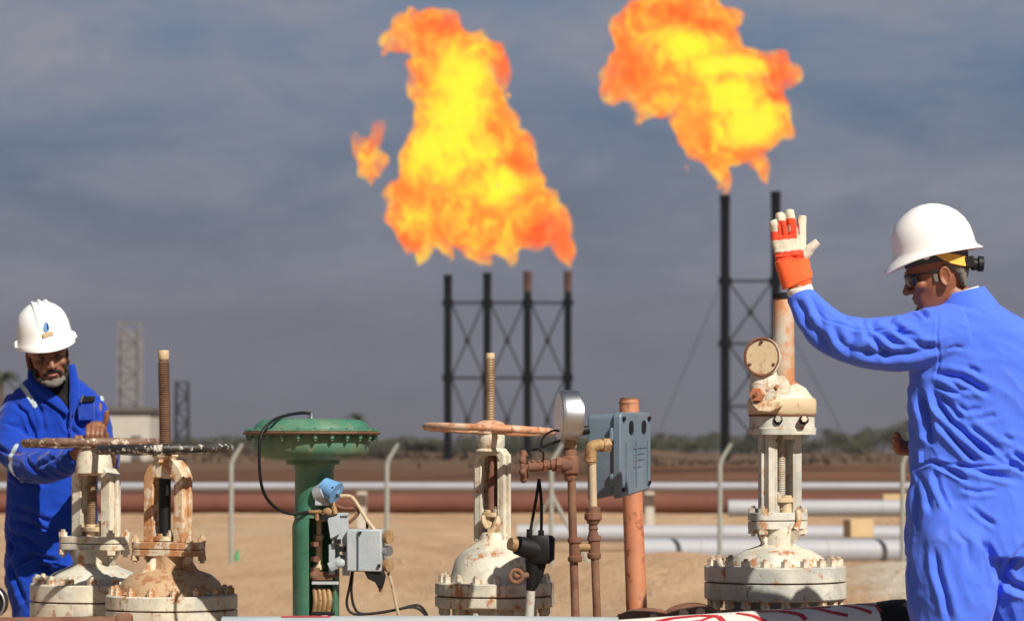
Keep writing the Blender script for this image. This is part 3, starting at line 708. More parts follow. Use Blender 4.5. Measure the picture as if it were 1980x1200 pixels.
for px, top, d, lab in ((688, 792, 430, 'lone dark palm rising behind the green actuator'), (500, 826, 450, 'short palm on the horizon left of the green actuator'), (2, 704, 300, 'brownish palm at the left edge behind the worker')):
    gz = ground_h(X(px, d), d); h = (Zp(top, d) - gz) * 0.86
    fm, tm = palm_meshes(int(px), h)
    root = bpy.data.objects.new('palm_tree', None); COL.objects.link(root); root.location = (X(px, d), d, gz); props(root, lab, 'palm')
    for nm, me in (('fronds', fm), ('trunk', tm)):
        o = bpy.data.objects.new(nm, me); COL.objects.link(o); o.parent = root
# loose stones on the sand
rnd = random.Random(21); v = []; f = []
for i in range(1500):
    d = rnd.uniform(20, 72); x = rnd.uniform(-0.24, 0.24) * d + 0.0; r = rnd.uniform(0.012, 0.05) * (1.8 if rnd.random() < .04 else 1)
    if mnoise.noise(Vector((x * 0.5, d * 0.15, 6))) < rnd.uniform(-.3, .35): continue
    z = ground_h(x, d); b = len(v)
    P_ = [(1, 0, 0), (-1, 0, 0), (0, 1, 0), (0, -1, 0), (0, 0, 1), (0, 0, -.5)]
    v += [(x + p[0] * r * rnd.uniform(.7, 1.4), d + p[1] * r * rnd.uniform(.7, 1.4), z + p[2] * r * rnd.uniform(.5, .9)) for p in P_]
    f += [(b + a, b + c_, b + e) for a, c_, e in ((0, 2, 4), (2, 1, 4), (1, 3, 4), (3, 0, 4), (2, 0, 5), (1, 2, 5), (3, 1, 5), (0, 3, 5))]
me = bpy.data.meshes.new('stones'); me.from_pydata(v, [], f); me.materials.append(M['stone'])
o = bpy.data.objects.new('stones', me); COL.objects.link(o); props(o, 'small loose stones scattered over the sand', 'stones', None, 'stuff')
# low scrub on the brown earth
rnd = random.Random(9); v = []; f = []
for i in range(26000):
    d = rnd.uniform(240, 420); x = rnd.uniform(-0.22, 0.22) * d
    if mnoise.noise(Vector((x * 0.06, d * 0.03, 2))) < -0.02 + 0.25 * rnd.random(): continue
    z = ground_h(x, d); hgt = rnd.uniform(0.15, 0.55) * (1 + 1.2 * max(0, mnoise.noise(Vector((x * 0.1, d * 0.1, 5)))))
    a = rnd.uniform(0, 3.14); c, s_ = math.cos(a) * 0.35, math.sin(a) * 0.35; b = len(v)
    v += [(x - c, d - s_, z), (x + c, d + s_, z), (x + c * rnd.uniform(-.5, 1), d + s_, z + hgt), (x - c, d - s_, z + hgt * 0.7)]; f.append((b, b + 1, b + 2, b + 3))
me = bpy.data.meshes.new('scrub'); me.from_pydata(v, [], f); me.materials.append(M['leafdry'])
o = bpy.data.objects.new('scrub', me); COL.objects.link(o); props(o, 'low dry brown scrub covering the earth below the trees', 'scrub', None, 'stuff')

# ------------------------------------------------------------------ gate valves
def thread(g, cx, y0, y1, r, pitch=4.2, top=None, x1=None):
    prof = []; y = y0
    while y < y1: prof += [(r * 0.86, y), (r, y + pitch * 0.35), (r, y + pitch * 0.6), (r * 0.86, y + pitch * 0.95)]; y += pitch
    g.lathe(cx, 0, prof, 18); return g
def ring_bolts(fr, cx, Rb, n, y_top, y_bot, mat, nut=8.5, ph=0, stud=4.5, top=12, bot=14):
    g = G(); m = hexg(cx, 0, y_top - top, y_top + 0.5, nut, 12); g.add(m.v, m.f)
    m = hexg(cx, 0, y_bot - 0.5, y_bot + bot, nut, 40); g.add(m.v, m.f)
    g.lathe(cx, 0, [(0, y_top - top - 5), (stud, y_top - top - 4), (stud, y_bot + bot + 6), (0, y_bot + bot + 7)], 10)
    me = fr.mesh('bolt', g); finish(me, True, 30); me.materials.append(M[mat])
    for k in range(n):
        a = R(ph + 360 * k / n); o = bpy.data.objects.new('bolt', me); COL.objects.link(o); o.parent = fr.root
        o.location = ((Rb * math.cos(a)) * fr.s + (cx - fr.cx) * fr.s * 0, Rb * math.sin(a) * fr.s, 0)
        # tiny differences in wrench angle
def handwheel(fr, cx, y, Rw, r, mat, tilt=0, pitch=0, hubr=22, seed=0, hubh=12):
    g = G(); rnd = random.Random(seed)
    n = 56; pts = [(cx + Rw * math.cos(2 * math.pi * k / n), Rw * math.sin(2 * math.pi * k / n), y + rnd.uniform(-.5, .5)) for k in range(n)]
    g.tube(pts, [r * rnd.uniform(0.93, 1.06) for _ in range(n)], 10, closed=True)
    for k in range(n // 2):                       # grip scallops under the rim
        a = 2 * math.pi * (k + 0.5) / (n // 2); g.ball(cx + Rw * math.cos(a), Rw * math.sin(a), y + r * 0.2, (r * 0.9, r * 0.9, r * 0.85), 8, 6)
    g.tilt(tilt, cx, y).pitch(pitch, 0, y)
    rim = fr.part('wheel_rim', g, mat)
    for k in range(4):
        a = R(28 + 90 * k); g = G()
        g.spline([(cx + hubr * .8 * math.cos(a), hubr * .8 * math.sin(a), y + 2), (cx + Rw * .5 * math.cos(a), Rw * .5 * math.sin(a), y + 5), (cx + Rw * math.cos(a), Rw * math.sin(a), y)], [r * .85, r * .7, r * .7], 8, flat=1)
        g.tilt(tilt, cx, y).pitch(pitch, 0, y); fr.part('spoke', g, mat)
    g = G().lathe(cx, 0, [(hubr * .8, y - hubh * .7), (hubr, y - hubh * .3), (hubr, y + hubh * .8), (hubr * .7, y + hubh)], 20).tilt(tilt, cx, y)
    fr.part('wheel_hub', g, mat)
def yoke(fr, cx, yt, yb, hw, w, rot, mat, t=11, top=0.5, sh=26, rib=True):
    arch = [(-hw, yb), (-hw, yt + sh), (-hw * .82, yt + sh * .45), (-hw * top, yt), (hw * top, yt), (hw * .82, yt + sh * .45), (hw, yt + sh), (hw, yb),
            (hw - t, yb), (hw - t, yt + sh + 12), (hw - t - 6, yt + sh + 2), (-hw + t + 6, yt + sh + 2), (-hw + t, yt + sh + 12), (-hw + t, yb)]
    g = G(); g.prism([(cx + x, y) for x, y in arch], -w / 2, w / 2)
    if rib:
        for s_ in (-1, 1):
            g.box(cx + s_ * (hw - 1), cx + s_ * (hw + 7), -w * .12, w * .12, yt + sh, yb)
            for q in (-1, 1): g.box(cx + s_ * (hw - t - 4), cx + s_ * (hw - t + 2), q * w * .5 - 4 * q, q * w * .5, yt + sh + 14, yb)
    g.rot(rot, cx, 0)
    return fr.part('yoke', g, mat, bevel=2.2)
def plate_pair(fr, cx, y0, ym, y1, half, hd, rot, mat, bmat, name='yoke_flange', nut=9):
    g = G()
    for a, b in ((y0, ym - 0.8), (ym + 0.8, y1)):
        prof = [(half * math.cos(R(q)), hd * math.sin(R(q))) for q in range(0, 360, 12)]
        n = len(prof); sq = lambda v, e: math.copysign(abs(v) ** e, v)
        pts = [(half * sq(math.cos(R(q)), .45), hd * sq(math.sin(R(q)), .45)) for q in range(0, 360, 12)]
        vs = [(cx + x, d, y) for y in (a, b) for x, d in pts]; n = len(pts)
        g.add(vs, [tuple(range(n))[::-1], tuple(range(n, 2 * n))] + [(k, (k + 1) % n, n + (k + 1) % n, n + k) for k in range(n)])
    g.rot(rot, cx, 0); fr.part(name, g, mat, bevel=1.2)
    for sx in (-1, 1):
        for sd_ in (-1, 1):
            g = G(); x, d = cx + sx * (half - nut - 3), sd_ * (hd - nut - 2)
            m = hexg(x, d, y0 - 8, y0 + .5, nut, 10); g.add(m.v, m.f); m = hexg(x, d, y1 - .5, y1 + 9, nut, 25); g.add(m.v, m.f)
            g.lathe(x, d, [(4.5, y0 - 13), (4.5, y1 + 14)], 8); g.rot(rot, cx, 0); fr.part('yoke_bolt', g, bmat)
def gland(fr, cx, y, yb, r, rot, mat, matb):
    g = G(); g.rings([(y, cx, r * 1.9, 0, r * 1.0), (y + 9, cx, r * 1.9, 0, r * 1.0)], 24, 2.6); g.lathe(cx, 0, [(r * .85, y - 5), (r * .85, yb)], 16); g.rot(rot, cx, 0)
    fr.part('gland', g, mat, bevel=1)
    for sx in (-1, 1):
        g = G(); x = cx + sx * r * 1.5; g.cyl((x, 0, y - 12), (x, 0, yb + 16), 3.6, n=8); m = hexg(x, 0, y - 7, y, 6.5); g.add(m.v, m.f)
        g.ball(x, 0, yb + 18, (7, 7, 7), 10, 7); g.rot(rot, cx, 0); fr.part('gland_bolt', g, matb)
def flanges(fr, cx, Rf, y0, ym, y1, nb, mat, bmat, body='creamgrey', nut=8.5, Rb=None, ph=5, mats=None):
    fr.part('bonnet_flange', G().lathe(cx, 0, [(Rf * .6, y0), (Rf - 3, y0), (Rf, y0 + 2.5), (Rf, ym - 2.5), (Rf - 2, ym - 1.4)], 72), mat)
    fr.part('gasket', G().lathe(cx, 0, [(Rf * .95, ym - 2.2), (Rf * .95, ym + 2.2)], 60), 'rust')
    fr.part('body_flange', G().lathe(cx, 0, [(Rf - 2, ym + 1.4), (Rf, ym + 2.5), (Rf, y1 - 3), (Rf - 3, y1), (Rf * .6, y1)], 72), mats or mat)
    ring_bolts(fr, cx, Rb or Rf - 14, nb, y0, y1, bmat, nut, ph)
    bot = HY + (CZ - GZ) / fr.s
    g = G().lathe(cx, 0, [(Rf * .72, y1 - 1), (Rf * .70, y1 + 30), (Rf * .62, y1 + 60), (Rf * .62, y1 + 110), (Rf * .70, y1 + 150), (Rf * .6, bot - 34), (Rf * .8, bot - 30), (Rf * .8, bot + 3)], 48)
    g.tube([(cx - Rf * 1.15, 0, y1 + 120), (cx + Rf * 1.15, 0, y1 + 120)], Rf * .46, 32)
    for s_ in (-1, 1): g.tube([(cx + s_ * Rf * 1.1, 0, y1 + 120), (cx + s_ * Rf * 1.28, 0, y1 + 120)], Rf * .72, 40)
    fr.part('valve_body', g, body)

# --- far left valve with the rusty brown handwheel
fr = Fr('gate_valve', 'cream gate valve with rusty brown handwheel held by the left worker', 'gate valve', 182, 10.6, group='hand-operated gate valves')
c = 182
handwheel(fr, 175, 856, 126, 8.5, 'wheelbrown', -0.3, 0.6, 26, 3)
fr.part('bonnet_cap', G().lathe(c, 0, [(20, 862), (22, 870), (29, 874), (33, 884), (36, 908), (37, 914)], 36), 'cream')
yoke(fr, c + 4, 905, 1037, 46, 36, -28, 'cream', t=19, top=.74, sh=12)
fr.part('stem', thread(G(), c - 4, 868, 1030, 10), 'stem')
gland(fr, c - 4, 1018, 1050, 14, -38, 'ochre', 'ochre')
plate_pair(fr, c, 1036, 1050, 1062, 70, 34, -30, 'cream', 'cream')
fr.part('bonnet', G().lathe(c, 0, [(40, 1060), (38, 1075), (40, 1088), (52, 1096), (76, 1106), (96, 1120), (100, 1126)], 48), 'cream')
for s_ in (-1, 1): fr.part('bonnet_web', G().prism([(c + s_ * 30, 1064), (c + s_ * 62, 1064), (c + s_ * 50, 1080), (c + s_ * 44, 1110), (c + s_ * 20, 1110)], -5, 5).rot(-30, c, 0), 'cream', bevel=1)
flanges(fr, c + 2, 125, 1126, 1160, 1196, 16, 'cream', 'cream', nut=9)
# --- near left valve with the chipped black handwheel and tall stem
fr = Fr('gate_valve', 'brown-stained gate valve with chipped black handwheel and tall rusty threaded stem', 'gate valve', 318, 10.0, group='hand-operated gate valves')
c = 320
handwheel(fr, c - 2, 868, 125, 9, 'wheelblack', -0.9, 0.4, 24, 7)
g = thread(G(), c, 700, 872, 11.5); g.lathe(c, 0, [(9.5, 694), (9.8, 702)], 16); g.tilt(-1.2, c, 870); fr.part('stem', g, 'stemdark')
fr.part('stem_tip', G().lathe(c, 0, [(10.5, 677), (11, 680), (11, 692), (8.5, 696)], 16).tilt(-1.2, c, 870), 'ochre')
fr.part('wheel_nut', G().lathe(c, 0, [(20, 876), (26, 881), (20, 888), (22, 893)], 6), 'creamrust')
yoke(fr, c + 5, 889, 1047, 46, 34, -28, 'creamrust', t=18, top=.48, sh=32)
fr.part('inner_stem', G().lathe(c - 1, 0, [(11.5, 925), (11.5, 1040)], 20), 'black')
gland(fr, c - 6, 1036, 1062, 13, -36, 'creamrust', 'creamgrey')
plate_pair(fr, c + 6, 1047, 1061, 1074, 72, 34, -25, 'creamrust', 'ochre', nut=8)
fr.part('bonnet', G().lathe(c + 10, 0, [(38, 1072), (36, 1085), (38, 1098), (56, 1102), (78, 1110), (94, 1124), (102, 1140), (103, 1148)], 48), 'domerust')
for a in (40, 150, -40, -140): fr.part('bonnet_web', G().prism([(c + 10 + 34, 1078), (c + 10 + 42, 1078), (c + 10 + 60, 1100), (c + 10 + 108, 1146), (c + 10 + 30, 1146)], -4, 4).rot(a, c + 10, 0), 'creamrust', bevel=1)
flanges(fr, c + 12, 127, 1148, 1176, 1212, 16, 'cream', 'creamrust', nut=8, ph=9)
# --- centre valve with the orange handwheel
fr = Fr('gate_valve', 'cream gate valve with worn orange handwheel in front of the four stacks', 'gate valve', 950, 9.6, group='hand-operated gate valves')
c = 948
handwheel(fr, c - 3, 830, 122, 7.5, 'wheelorange', 2.6, 1.2, 26, 11, 10)
g = thread(G(), c, 692, 818, 9.5, 5); fr.part('stem', g, 'stem'); fr.part('stem_tip', G().lathe(c, 0, [(8, 682), (8.6, 684), (8.6, 692)], 14), 'ochre')
fr.part('wheel_nut', G().lathe(c - 1, 0, [(12, 812), (22, 815), (30, 819), (30, 823)], 24), 'wheelorange')
fr.part('yoke_hub', G().lathe(c + 2, 0, [(24, 838), (26, 842), (26, 862), (24, 866), (28, 868), (30, 872)], 30), 'cream')
yoke(fr, c + 4, 866, 1046, 33, 27, -28, 'cream', t=12, top=.7, sh=12)
fr.part('inner_stem', G().lathe(c + 4, 0, [(9, 880), (9, 905), (10.5, 908), (10.5, 990)], 18), 'rust')
gland(fr, c - 2, 990, 1020, 12, -40, 'ochre', 'cream')
fr.part('grease_lump', G().spline([(c + 16, -18, 998), (c + 14, -20, 1010), (c + 6, -20, 1024), (c - 4, -22, 1034)], [5, 8, 7, 5], 7, 3).spline([(c - 14, -14, 996), (c - 12, -18, 1010), (c - 6, -18, 1020)], [4, 6, 4], 7, 3), 'ochre')
fr.part('bonnet', G().lathe(c + 8, 0, [(26, 1028), (30, 1042), (42, 1052), (60, 1064), (76, 1082), (82, 1104), (86, 1114), (90, 1124)], 48), 'cream')
flanges(fr, c + 8, 115, 1124, 1150, 1172, 16, 'cream', 'cream', nut=7.5, ph=3)
# --- right valve with gearbox and stem cover
fr = Fr('gearbox_valve', 'tall pale gate valve with gearbox head and rusty orange stem cover pipe', 'gate valve', 1505, 9.3)
c = 1508
g = G(); g.lathe(c + 7, 0, [(19, 576), (20, 578), (21, 660), (22, 742)], 28); fr.part('stem_cover', g, 'orangepipe')
fr.part('cover_cap', G().lathe(c + 7, 0, [(15, 566), (21.5, 568), (21.5, 578)], 28), 'black')
fr.part('cover_collar', G().lathe(c + 7, 0, [(24, 738), (28, 740), (29, 748), (26, 752)], 28), 'orange')
g = G(); g.rings([(742, c + 4, 30, 0, 28), (750, c + 3, 44, 0, 38), (762, c + 3, 52, 0, 46), (772, c + 4, 58, 0, 52)], 36, 3.2); g.rot(20, c, 0)
fr.part('gearbox_cover', g, 'cream')
g = G(); g.rings([(770, c + 4, 58, 0, 52), (776, c + 4, 60, 0, 54), (797, c + 4, 60, 0, 54), (801, c + 4, 58, 0, 52)], 44, 4.5); g.rot(14, c, 0)
fr.part('gearbox', g, 'ochre')
g = G(); g.rings([(801, c + 4, 58.5, 0, 52.5), (805, c + 4, 58, 0, 52)], 44, 4.5); g.rot(14, c, 0); fr.part('gearbox_seam', g, 'rust')
g = G(); g.rings([(804.5, c + 4, 57, 0, 51), (826, c + 4, 57, 0, 51), (828, c + 4, 60, 0, 54), (840, c + 4, 59, 0, 53)], 44, 4.5); g.rot(14, c, 0)
fr.part('gearbox_base', g, 'creamgrey')
for x, y in ((1499, 812), (1549, 812)):
    g = G().cyl((x, -58, y), (x, -40, y), 9, n=20); fr.part('recess_shade_disc', g, 'black')  # black disc standing in for the shade inside a bolt recess
    m = G(); m.tube([(x, -64, y - 2), (x, -52, y - 2)], 6.5, 6); fr.part('cover_bolt', m, 'cream')
m = hexg(c + 14, -30, 839, 849, 10, 0); fr.part('lower_bolt', m, 'cream')
g = G(); g.tube([(1466, -75, 692), (1466, -66, 692)], [31, 33], 36); g.v = [(x, d, 692 + (y - 692) * 1.13) for x, d, y in g.v]; g.rot(-8, 1466, -70)
fr.part('input_cover', g, 'ochre')
g = G(); g.tube([(1470, -70, 692), (1474, -40, 694), (1484, -10, 698)], [34, 33, 24], 32); g.v = [(x, d, 692 + (y - 692) * 1.1) for x, d, y in g.v]; fr.part('input_housing', g, 'cream')
fr.part('cover_rim', G().tube([(1466 + 31.5 * math.cos(a), -76, 692 + 35.5 * math.sin(a)) for a in [2 * math.pi * k / 40 for k in range(40)]], 2.6, 8, closed=True), 'rust')
for a in (30, 150, 270): fr.part('cover_screw', G().ball(1466 + 26 * math.cos(R(a)), -78, 692 - 29 * math.sin(R(a)) * -1, 3.4, 8, 6), 'rust')
g = G(); g.rings([(716, 1472, 24, -48, 22), (740, 1474, 28, -48, 24), (764, 1474, 30, -46, 26), (788, 1482, 26, -40, 22)], 28, 3.0)
g.spline([(1500, -40, 735), (1506, -30, 755), (1500, -30, 785)], [16, 22, 20], 14)
fr.part('input_neck', g, 'cream')
g = G(); g.tube([(1455, -80, 764), (1460, -66, 764)], [13, 15], 6); fr.part('orange_boss', g, 'orange')
g = G(); g.tube([(1454, -84, 763), (1455, -78, 763)], [4, 4], 6); fr.part('boss_plug', g, 'rust')
g = G(); g.prism([(1446, 780), (1474, 778), (1504, 772), (1508, 786), (1484, 798), (1458, 797)], -74, -48); fr.part('greasy_lug', g, 'creamrust', bevel=3)
for x, y in ((1478, 752), (1496, 748), (1456, 754)): fr.part('small_bolt', G().tube([(x, -74, y), (x, -62, y)], 4, 6), 'creamrust')
yoke(fr, c, 836, 1000, 38, 38, 28, 'creamgrey', t=16, top=.9, sh=4)
fr.part('stem', thread(G(), c + 3, 838, 985, 8, 3.6), 'creamgrey')
gland(fr, c + 12, 962, 992, 14, 34, 'ochre', 'cream')
g = G(); g.spline([(c + 32, -20, 985), (c + 34, -24, 1005), (c + 28, -26, 1022)], [6, 5, 7], 10); fr.part('eye_bolt', g, 'creamrust')
plate_pair(fr, c - 4, 990, 1006, 1022, 56, 32, 22, 'creamgrey', 'cream', nut=10)
fr.part('bonnet', G().lathe(c - 4, 0, [(34, 1020), (32, 1036), (33, 1052), (46, 1057), (66, 1064), (82, 1074), (92, 1088), (94, 1092)], 48), 'cream')
for a in (40, 140, 220, 320): fr.part('bonnet_web', G().prism([(c + 24, 1024), (c + 48, 1024), (c + 34, 1050), (c + 40, 1064), (c + 20, 1064)], -4, 4).rot(-a, c - 4, 0), 'cream', bevel=1)
flanges(fr, c - 9, 137, 1092, 1123, 1157, 20, 'creamgrey', 'cream', 'bluegrey', nut=9.5, ph=4)

# ------------------------------------------------------------------ green diaphragm control valve
fr = Fr('control_valve', 'green diaphragm control valve with a wide disc head', 'control valve', 605, 9.5)
c = 603
fr.part('upper_case', G().lathe(c, 0, [(0, 808), (60, 809), (92, 811), (104, 816), (112, 826), (116, 832)], 64), 'green')
fr.part('case_rim', G().lathe(c, 0, [(112, 832), (131, 834), (133, 836), (133, 838), (131, 840), (112, 840)], 72), 'stemdark')
fr.part('case_lip', G().lathe(c, 0, [(113, 829), (129, 830.5), (131, 832.5), (131, 833)], 72), 'green')
fr.part('lower_case', G().lathe(c, 0, [(112, 840), (113, 858), (110, 872), (100, 882), (84, 887), (50, 890)], 64), 'green')
me_b = G(); m = hexg(c, 0, 828, 832, 3.6); me_b.add(m.v, m.f); m = hexg(c, 0, 840, 848, 4.8, 20); me_b.add(m.v, m.f); me_b.lathe(c, 0, [(1.8, 827), (2.4, 852)], 6)
mm = fr.mesh('rim_bolt', me_b); finish(mm); mm.materials.append(M['green'])
for k in range(24):
    a = R(7 + 15 * k); o = bpy.data.objects.new('rim_bolt', mm); COL.objects.link(o); o.parent = fr.root; o.location = (123 * math.cos(a) * fr.s, 123 * math.sin(a) * fr.s, 0)
fr.part('top_fitting', G().lathe(c - 1, 0, [(3, 797), (5, 799), (5, 806), (8, 808), (8, 811)], 12), 'steel')
fr.part('mounting_collar', G().lathe(c + 2, 0, [(50, 888), (52, 890), (52, 897), (42, 899)], 44), 'green')
bot = HY + (CZ - GZ) / fr.s
fr.part('column', G().lathe(c + 5, 0, [(41, 897), (38, 905), (38, 985), (40, 1000)], 44), 'green')
g = G()                                            # two-sided yoke below, open towards the right front
for a0, a1 in ((-258, -106), (-32, 101)):
    n_ = 16; m_ = g.mark(); vs = []; fs = []
    prof = [(40, 998), (46, 1015), (46, 1030), (45, 1180), (45, 1200)]
    for (r, y) in prof:
        for k in range(n_ + 1):
            a = R(a0 + (a1 - a0) * k / n_)
            vs.append((c + 8 + r * math.cos(a), r * math.sin(a), y))
        for k in range(n_ + 1):
            a = R(a1 - (a1 - a0) * k / n_); vs.append((c + 8 + (r - 6) * math.cos(a), (r - 6) * math.sin(a), y))
    w_ = 2 * (n_ + 1)
    for j in range(len(prof) - 1):
        for k in range(w_): fs.append((j * w_ + k, j * w_ + (k + 1) % w_, (j + 1) * w_ + (k + 1) % w_, (j + 1) * w_ + k))
    fs.append(tuple(range(w_))); fs.append(tuple((len(prof) - 1) * w_ + k for k in range(w_)))
    g.add(vs, fs)
g.lathe(c + 8, 0, [(10, 994), (40, 995), (40, 1000), (10, 1001)], 30)
fr.part('yoke', g, 'green')
fr.part('yoke_base', G().lathe(c + 8, 0, [(44, 1198), (58, 1202), (60, 1225), (95, 1240), (95, 1262), (60, 1270), (70, 1330), (50, bot - 30), (90, bot - 25), (90, bot + 3)], 44), 'green')
fr.part('stem', G().lathe(c + 14, -4, [(6, 1000), (6, 1032), (10, 1034), (10, 1040), (7, 1044), (7, 1090), (11, 1092), (11, 1100), (6, 1104), (6, 1150)], 16), 'ochre')
fr.part('stem_clamp', G().box(c + 4, c + 42, -34, -8, 1104, 1120).ball(c + 8, -26, 1112, (12, 10, 11)).ball(c + 44, -28, 1108, (9, 8, 7)), 'rust', bevel=2)
fr.part('travel_plate', G().box(c + 2, c + 54, -36, -28, 1122, 1128), 'palegrey', bevel=1)
g = G()
for dx in (6, 15, 24, 33): g.spline([(c + dx, -22, 1136), (c + dx + 3, -26, 1158), (c + dx, -22, 1180)], [4.5, 5.5, 5], 8)
fr.part('packing_bolts', g, 'brass')
fr.part('packing_flange', G().box(c + 0, c + 46, -30, 20, 1180, 1187), 'black', bevel=1)
fr.part('lower_nuts', G().box(c + 2, c + 14, -38, -26, 1188, 1198).box(c + 20, c + 34, -38, -26, 1187, 1197).box(c + 38, c + 48, -34, -22, 1188, 1197), 'creamgrey', bevel=2)
for y in (1046, 1075, 1096): fr.part('stem_nut', hexg(c + 8, -18, y, y + 9, 9, 15), 'rust')
# regulator, fittings and positioner hung on its right side
g = G(); g.ball(641, -46, 946, (20, 18, 20), 20, 14).tube([(628, -44, 938), (654, -56, 952)], [17, 22], 20); fr.part('regulator_cap', g, 'bluecap')
for dx, dy in ((648, 942), (656, 956)): fr.part('cap_screw', G().ball(dx, -72, dy, 3, 8, 6), 'black')
g = G(); g.tube([(612, -38, 958), (632, -44, 950)], [15, 21], 20); g.box(612, 640, -52, -36, 950, 976); fr.part('regulator_body', g, 'palegrey', bevel=1.5)
g = G().tube([(600, -38, 988), (634, -46, 988)], [4, 5], 10).ball(636, -48, 988, (10, 9, 9)).tube([(630, -50, 990), (630, -50, 1006)], 5, 8).tube([(616, -42, 992), (616, -42, 1004)], 4, 8).tube([(646, -50, 970), (652, -50, 992)], 5, 8)
fr.part('brass_fittings', g, 'brass')
fr.part('gauge_on_regulator', G().tube([(632, -58, 998), (632, -50, 998)], 7, 16), 'black')
g = G().box(644, 676, -42, -34, 990, 1050).box(636, 676, -46, -30, 990, 996).box(664, 678, -44, -30, 1048, 1110).box(638, 650, -38, -30, 1050, 1108).prism([(636, 1000), (660, 994), (660, 1030), (642, 1040)], -52, -44)
fr.part('mounting_bracket', g, 'palegrey', bevel=1)
fr.part('terminal_block', G().box(658, 676, -48, -38, 1054, 1064).box(654, 668, -48, -38, 1070, 1078).box(650, 662, -50, -40, 1040, 1048), 'black', bevel=1)
fr.part('cam_lever', G().tube([(640, -48, 1094), (664, -50, 1082)], [9, 11], 10, flat=.4).ball(660, -50, 1086, (11, 5, 9)), 'palegrey')
bx = fr.part('positioner_box', G().box(675, 743, -62, -18, 1021, 1102).rot(-6, 709, -40), 'palegrey', bevel=3)
fr.part('box_seam', G().box(698, 699.6, -66.5, -60, 1024, 1100).rot(-6, 709, -40), 'bluegrey', bx)
fr.part('box_screw', G().tube([(736, -70, 1090), (736, -60, 1090)], 3.2, 12), 'black', bx); fr.part('box_screw', G().tube([(700, -70, 1027), (700, -60, 1027)], 2.6, 12), 'black', bx)
for y, mt, r in ((1036, 'brass', 12.5), (1062, 'steel', 10), (1090, 'brass', 12.5)):
    g = G().tube([(743, -44, y), (751, -50, y), (756, -54, y)], [r * .7, r, r], 24); gg = fr.part('small_gauge', g, mt, label='shiny steel' if mt == 'steel' else None)
g = G().prism([(706, 1100), (744, 1100), (748, 1112), (742, 1134), (734, 1134), (728, 1122), (714, 1116)], -58, -30); fr.part('filter_bowl', g, 'black', bevel=2)
fr.part('bleed_screw', G().tube([(738, -44, 1132), (738, -44, 1142)], [5, 3], 8), 'brass')
fr.part('air_tube', G().spline([(660, -40, 958), (676, -40, 958), (688, -42, 966), (712, -44, 1004), (726, -44, 1022)], 3.6, 8), 'tan')
fr.part('air_tube', G().spline([(650, -36, 976), (668, -36, 982), (690, -38, 982), (694, -38, 992), (676, -36, 1010)], 3.2, 8), 'rust')
fr.part('tube_stub', G().tube([(712, -40, 1008), (712, -40, 1020)], 2.6, 8), 'black')
fr.part('drain_tube', G().spline([(752, -36, 1104), (760, -34, 1130), (768, -30, 1170), (776, -26, 1205)], 3.0, 8), 'tan')
for pts in ([(683, -34, 1100), (678, -30, 1130), (672, -28, 1165), (684, -26, 1184), (720, -22, 1184), (770, -20, 1176), (806, -16, 1168), (822, -12, 1180), (830, -10, 1200)], [(684, -30, 1100), (681, -28, 1140), (686, -26, 1170), (700, -24, 1184), (740, -22, 1182), (800, -18, 1172), (826, -14, 1190)]):
    fr.part('black_cable', G().spline(pts, 2.6, 8), 'black')
fr.part('air_hose', G().spline([(601, -2, 799), (585, -10, 798), (560, -60, 803), (535, -110, 815), (517, -134, 840), (513, -134, 880), (515, -120, 930), (524, -90, 962), (545, -62, 984), (570, -44, 992), (600, -40, 988)], 3.1, 9), 'black')

# ------------------------------------------------------------------ orange post with junction box
fr = Fr('orange_post', 'faded orange steel post carrying the blue-grey junction box', 'post', 1228, 9.2)
bot = HY + (CZ - GZ) / fr.s
g = G(); g.tube([(1217, 30, 772), (1217.3, 30, 776), (1233, 26, 1200), (1246, 20, bot + 3)], [18.5, 19, 20.5, 22], 32); fr.part('post', g, 'orange', ang=60)
fr.part('post_cap', G().tube([(1217, 30, 768), (1217, 30, 780)], [16, 19.6], 24), 'rust')
fr = Fr('junction_box', 'blue-grey cast junction box fixed high on the orange post', 'junction box', 1195, 9.05)
ax, ad = 1200, -20
def rb(g):
    g.rot(62, ax, ad); g.v = [(x, d, 878 + (y - 878) * (1 - 0.0014 * (x - 1186)) - 0.13 * (x - 1192)) for x, d, y in g.v]; return g
def slab(x0, x1, d0, d1, y0, y1, rc):             # rounded-corner slab seen from the lid side
    p = []
    for cx_, cy_, a0 in ((x1 - rc, y1 - rc, 0), (x0 + rc, y1 - rc, 90), (x0 + rc, y0 + rc, 180), (x1 - rc, y0 + rc, 270)):
        for k in range(5): a = R(a0 + 22.5 * k); p.append((cx_ + rc * math.cos(a), cy_ + rc * math.sin(a)))
    return G().prism(p, d0, d1)
fr.part('box_body', rb(slab(ax - 62, ax + 62, ad - 16, ad + 42, 800, 955, 10)), 'bluegrey', bevel=3)
lid = fr.part('lid', rb(slab(ax - 68, ax + 68, ad - 32, ad - 15, 797, 962, 12)), 'bluegrey', bevel=3)
for x in (-22, 34): fr.part('oval_shade_inlay', rb(G().add(*(lambda q: (q.v, q.f))(slab(ax + x - 9, ax + x + 9, ad - 33.5, ad - 30, 814, 842, 9)))), 'black', lid)  # raised black ovals paint the shade of hollows; nothing is cut into the lid
g = G()
for y, x1 in ((868, 46), (880, 36), (892, 36), (906, 24)): g.box(ax - 10, ax + x1, ad - 34, ad - 31, y, y + 3)
g.box(ax - 12, ax - 8, ad - 34, ad - 31, 880, 909); fr.part('raised_marking', rb(g), 'bluegrey', lid)
for x, y in ((-56, 810), (56, 810), (-56, 948), (56, 948)): fr.part('lid_screw', rb(G().tube([(ax + x, ad - 36, y), (ax + x, ad - 30, y)], 5, 6)), 'black', lid)
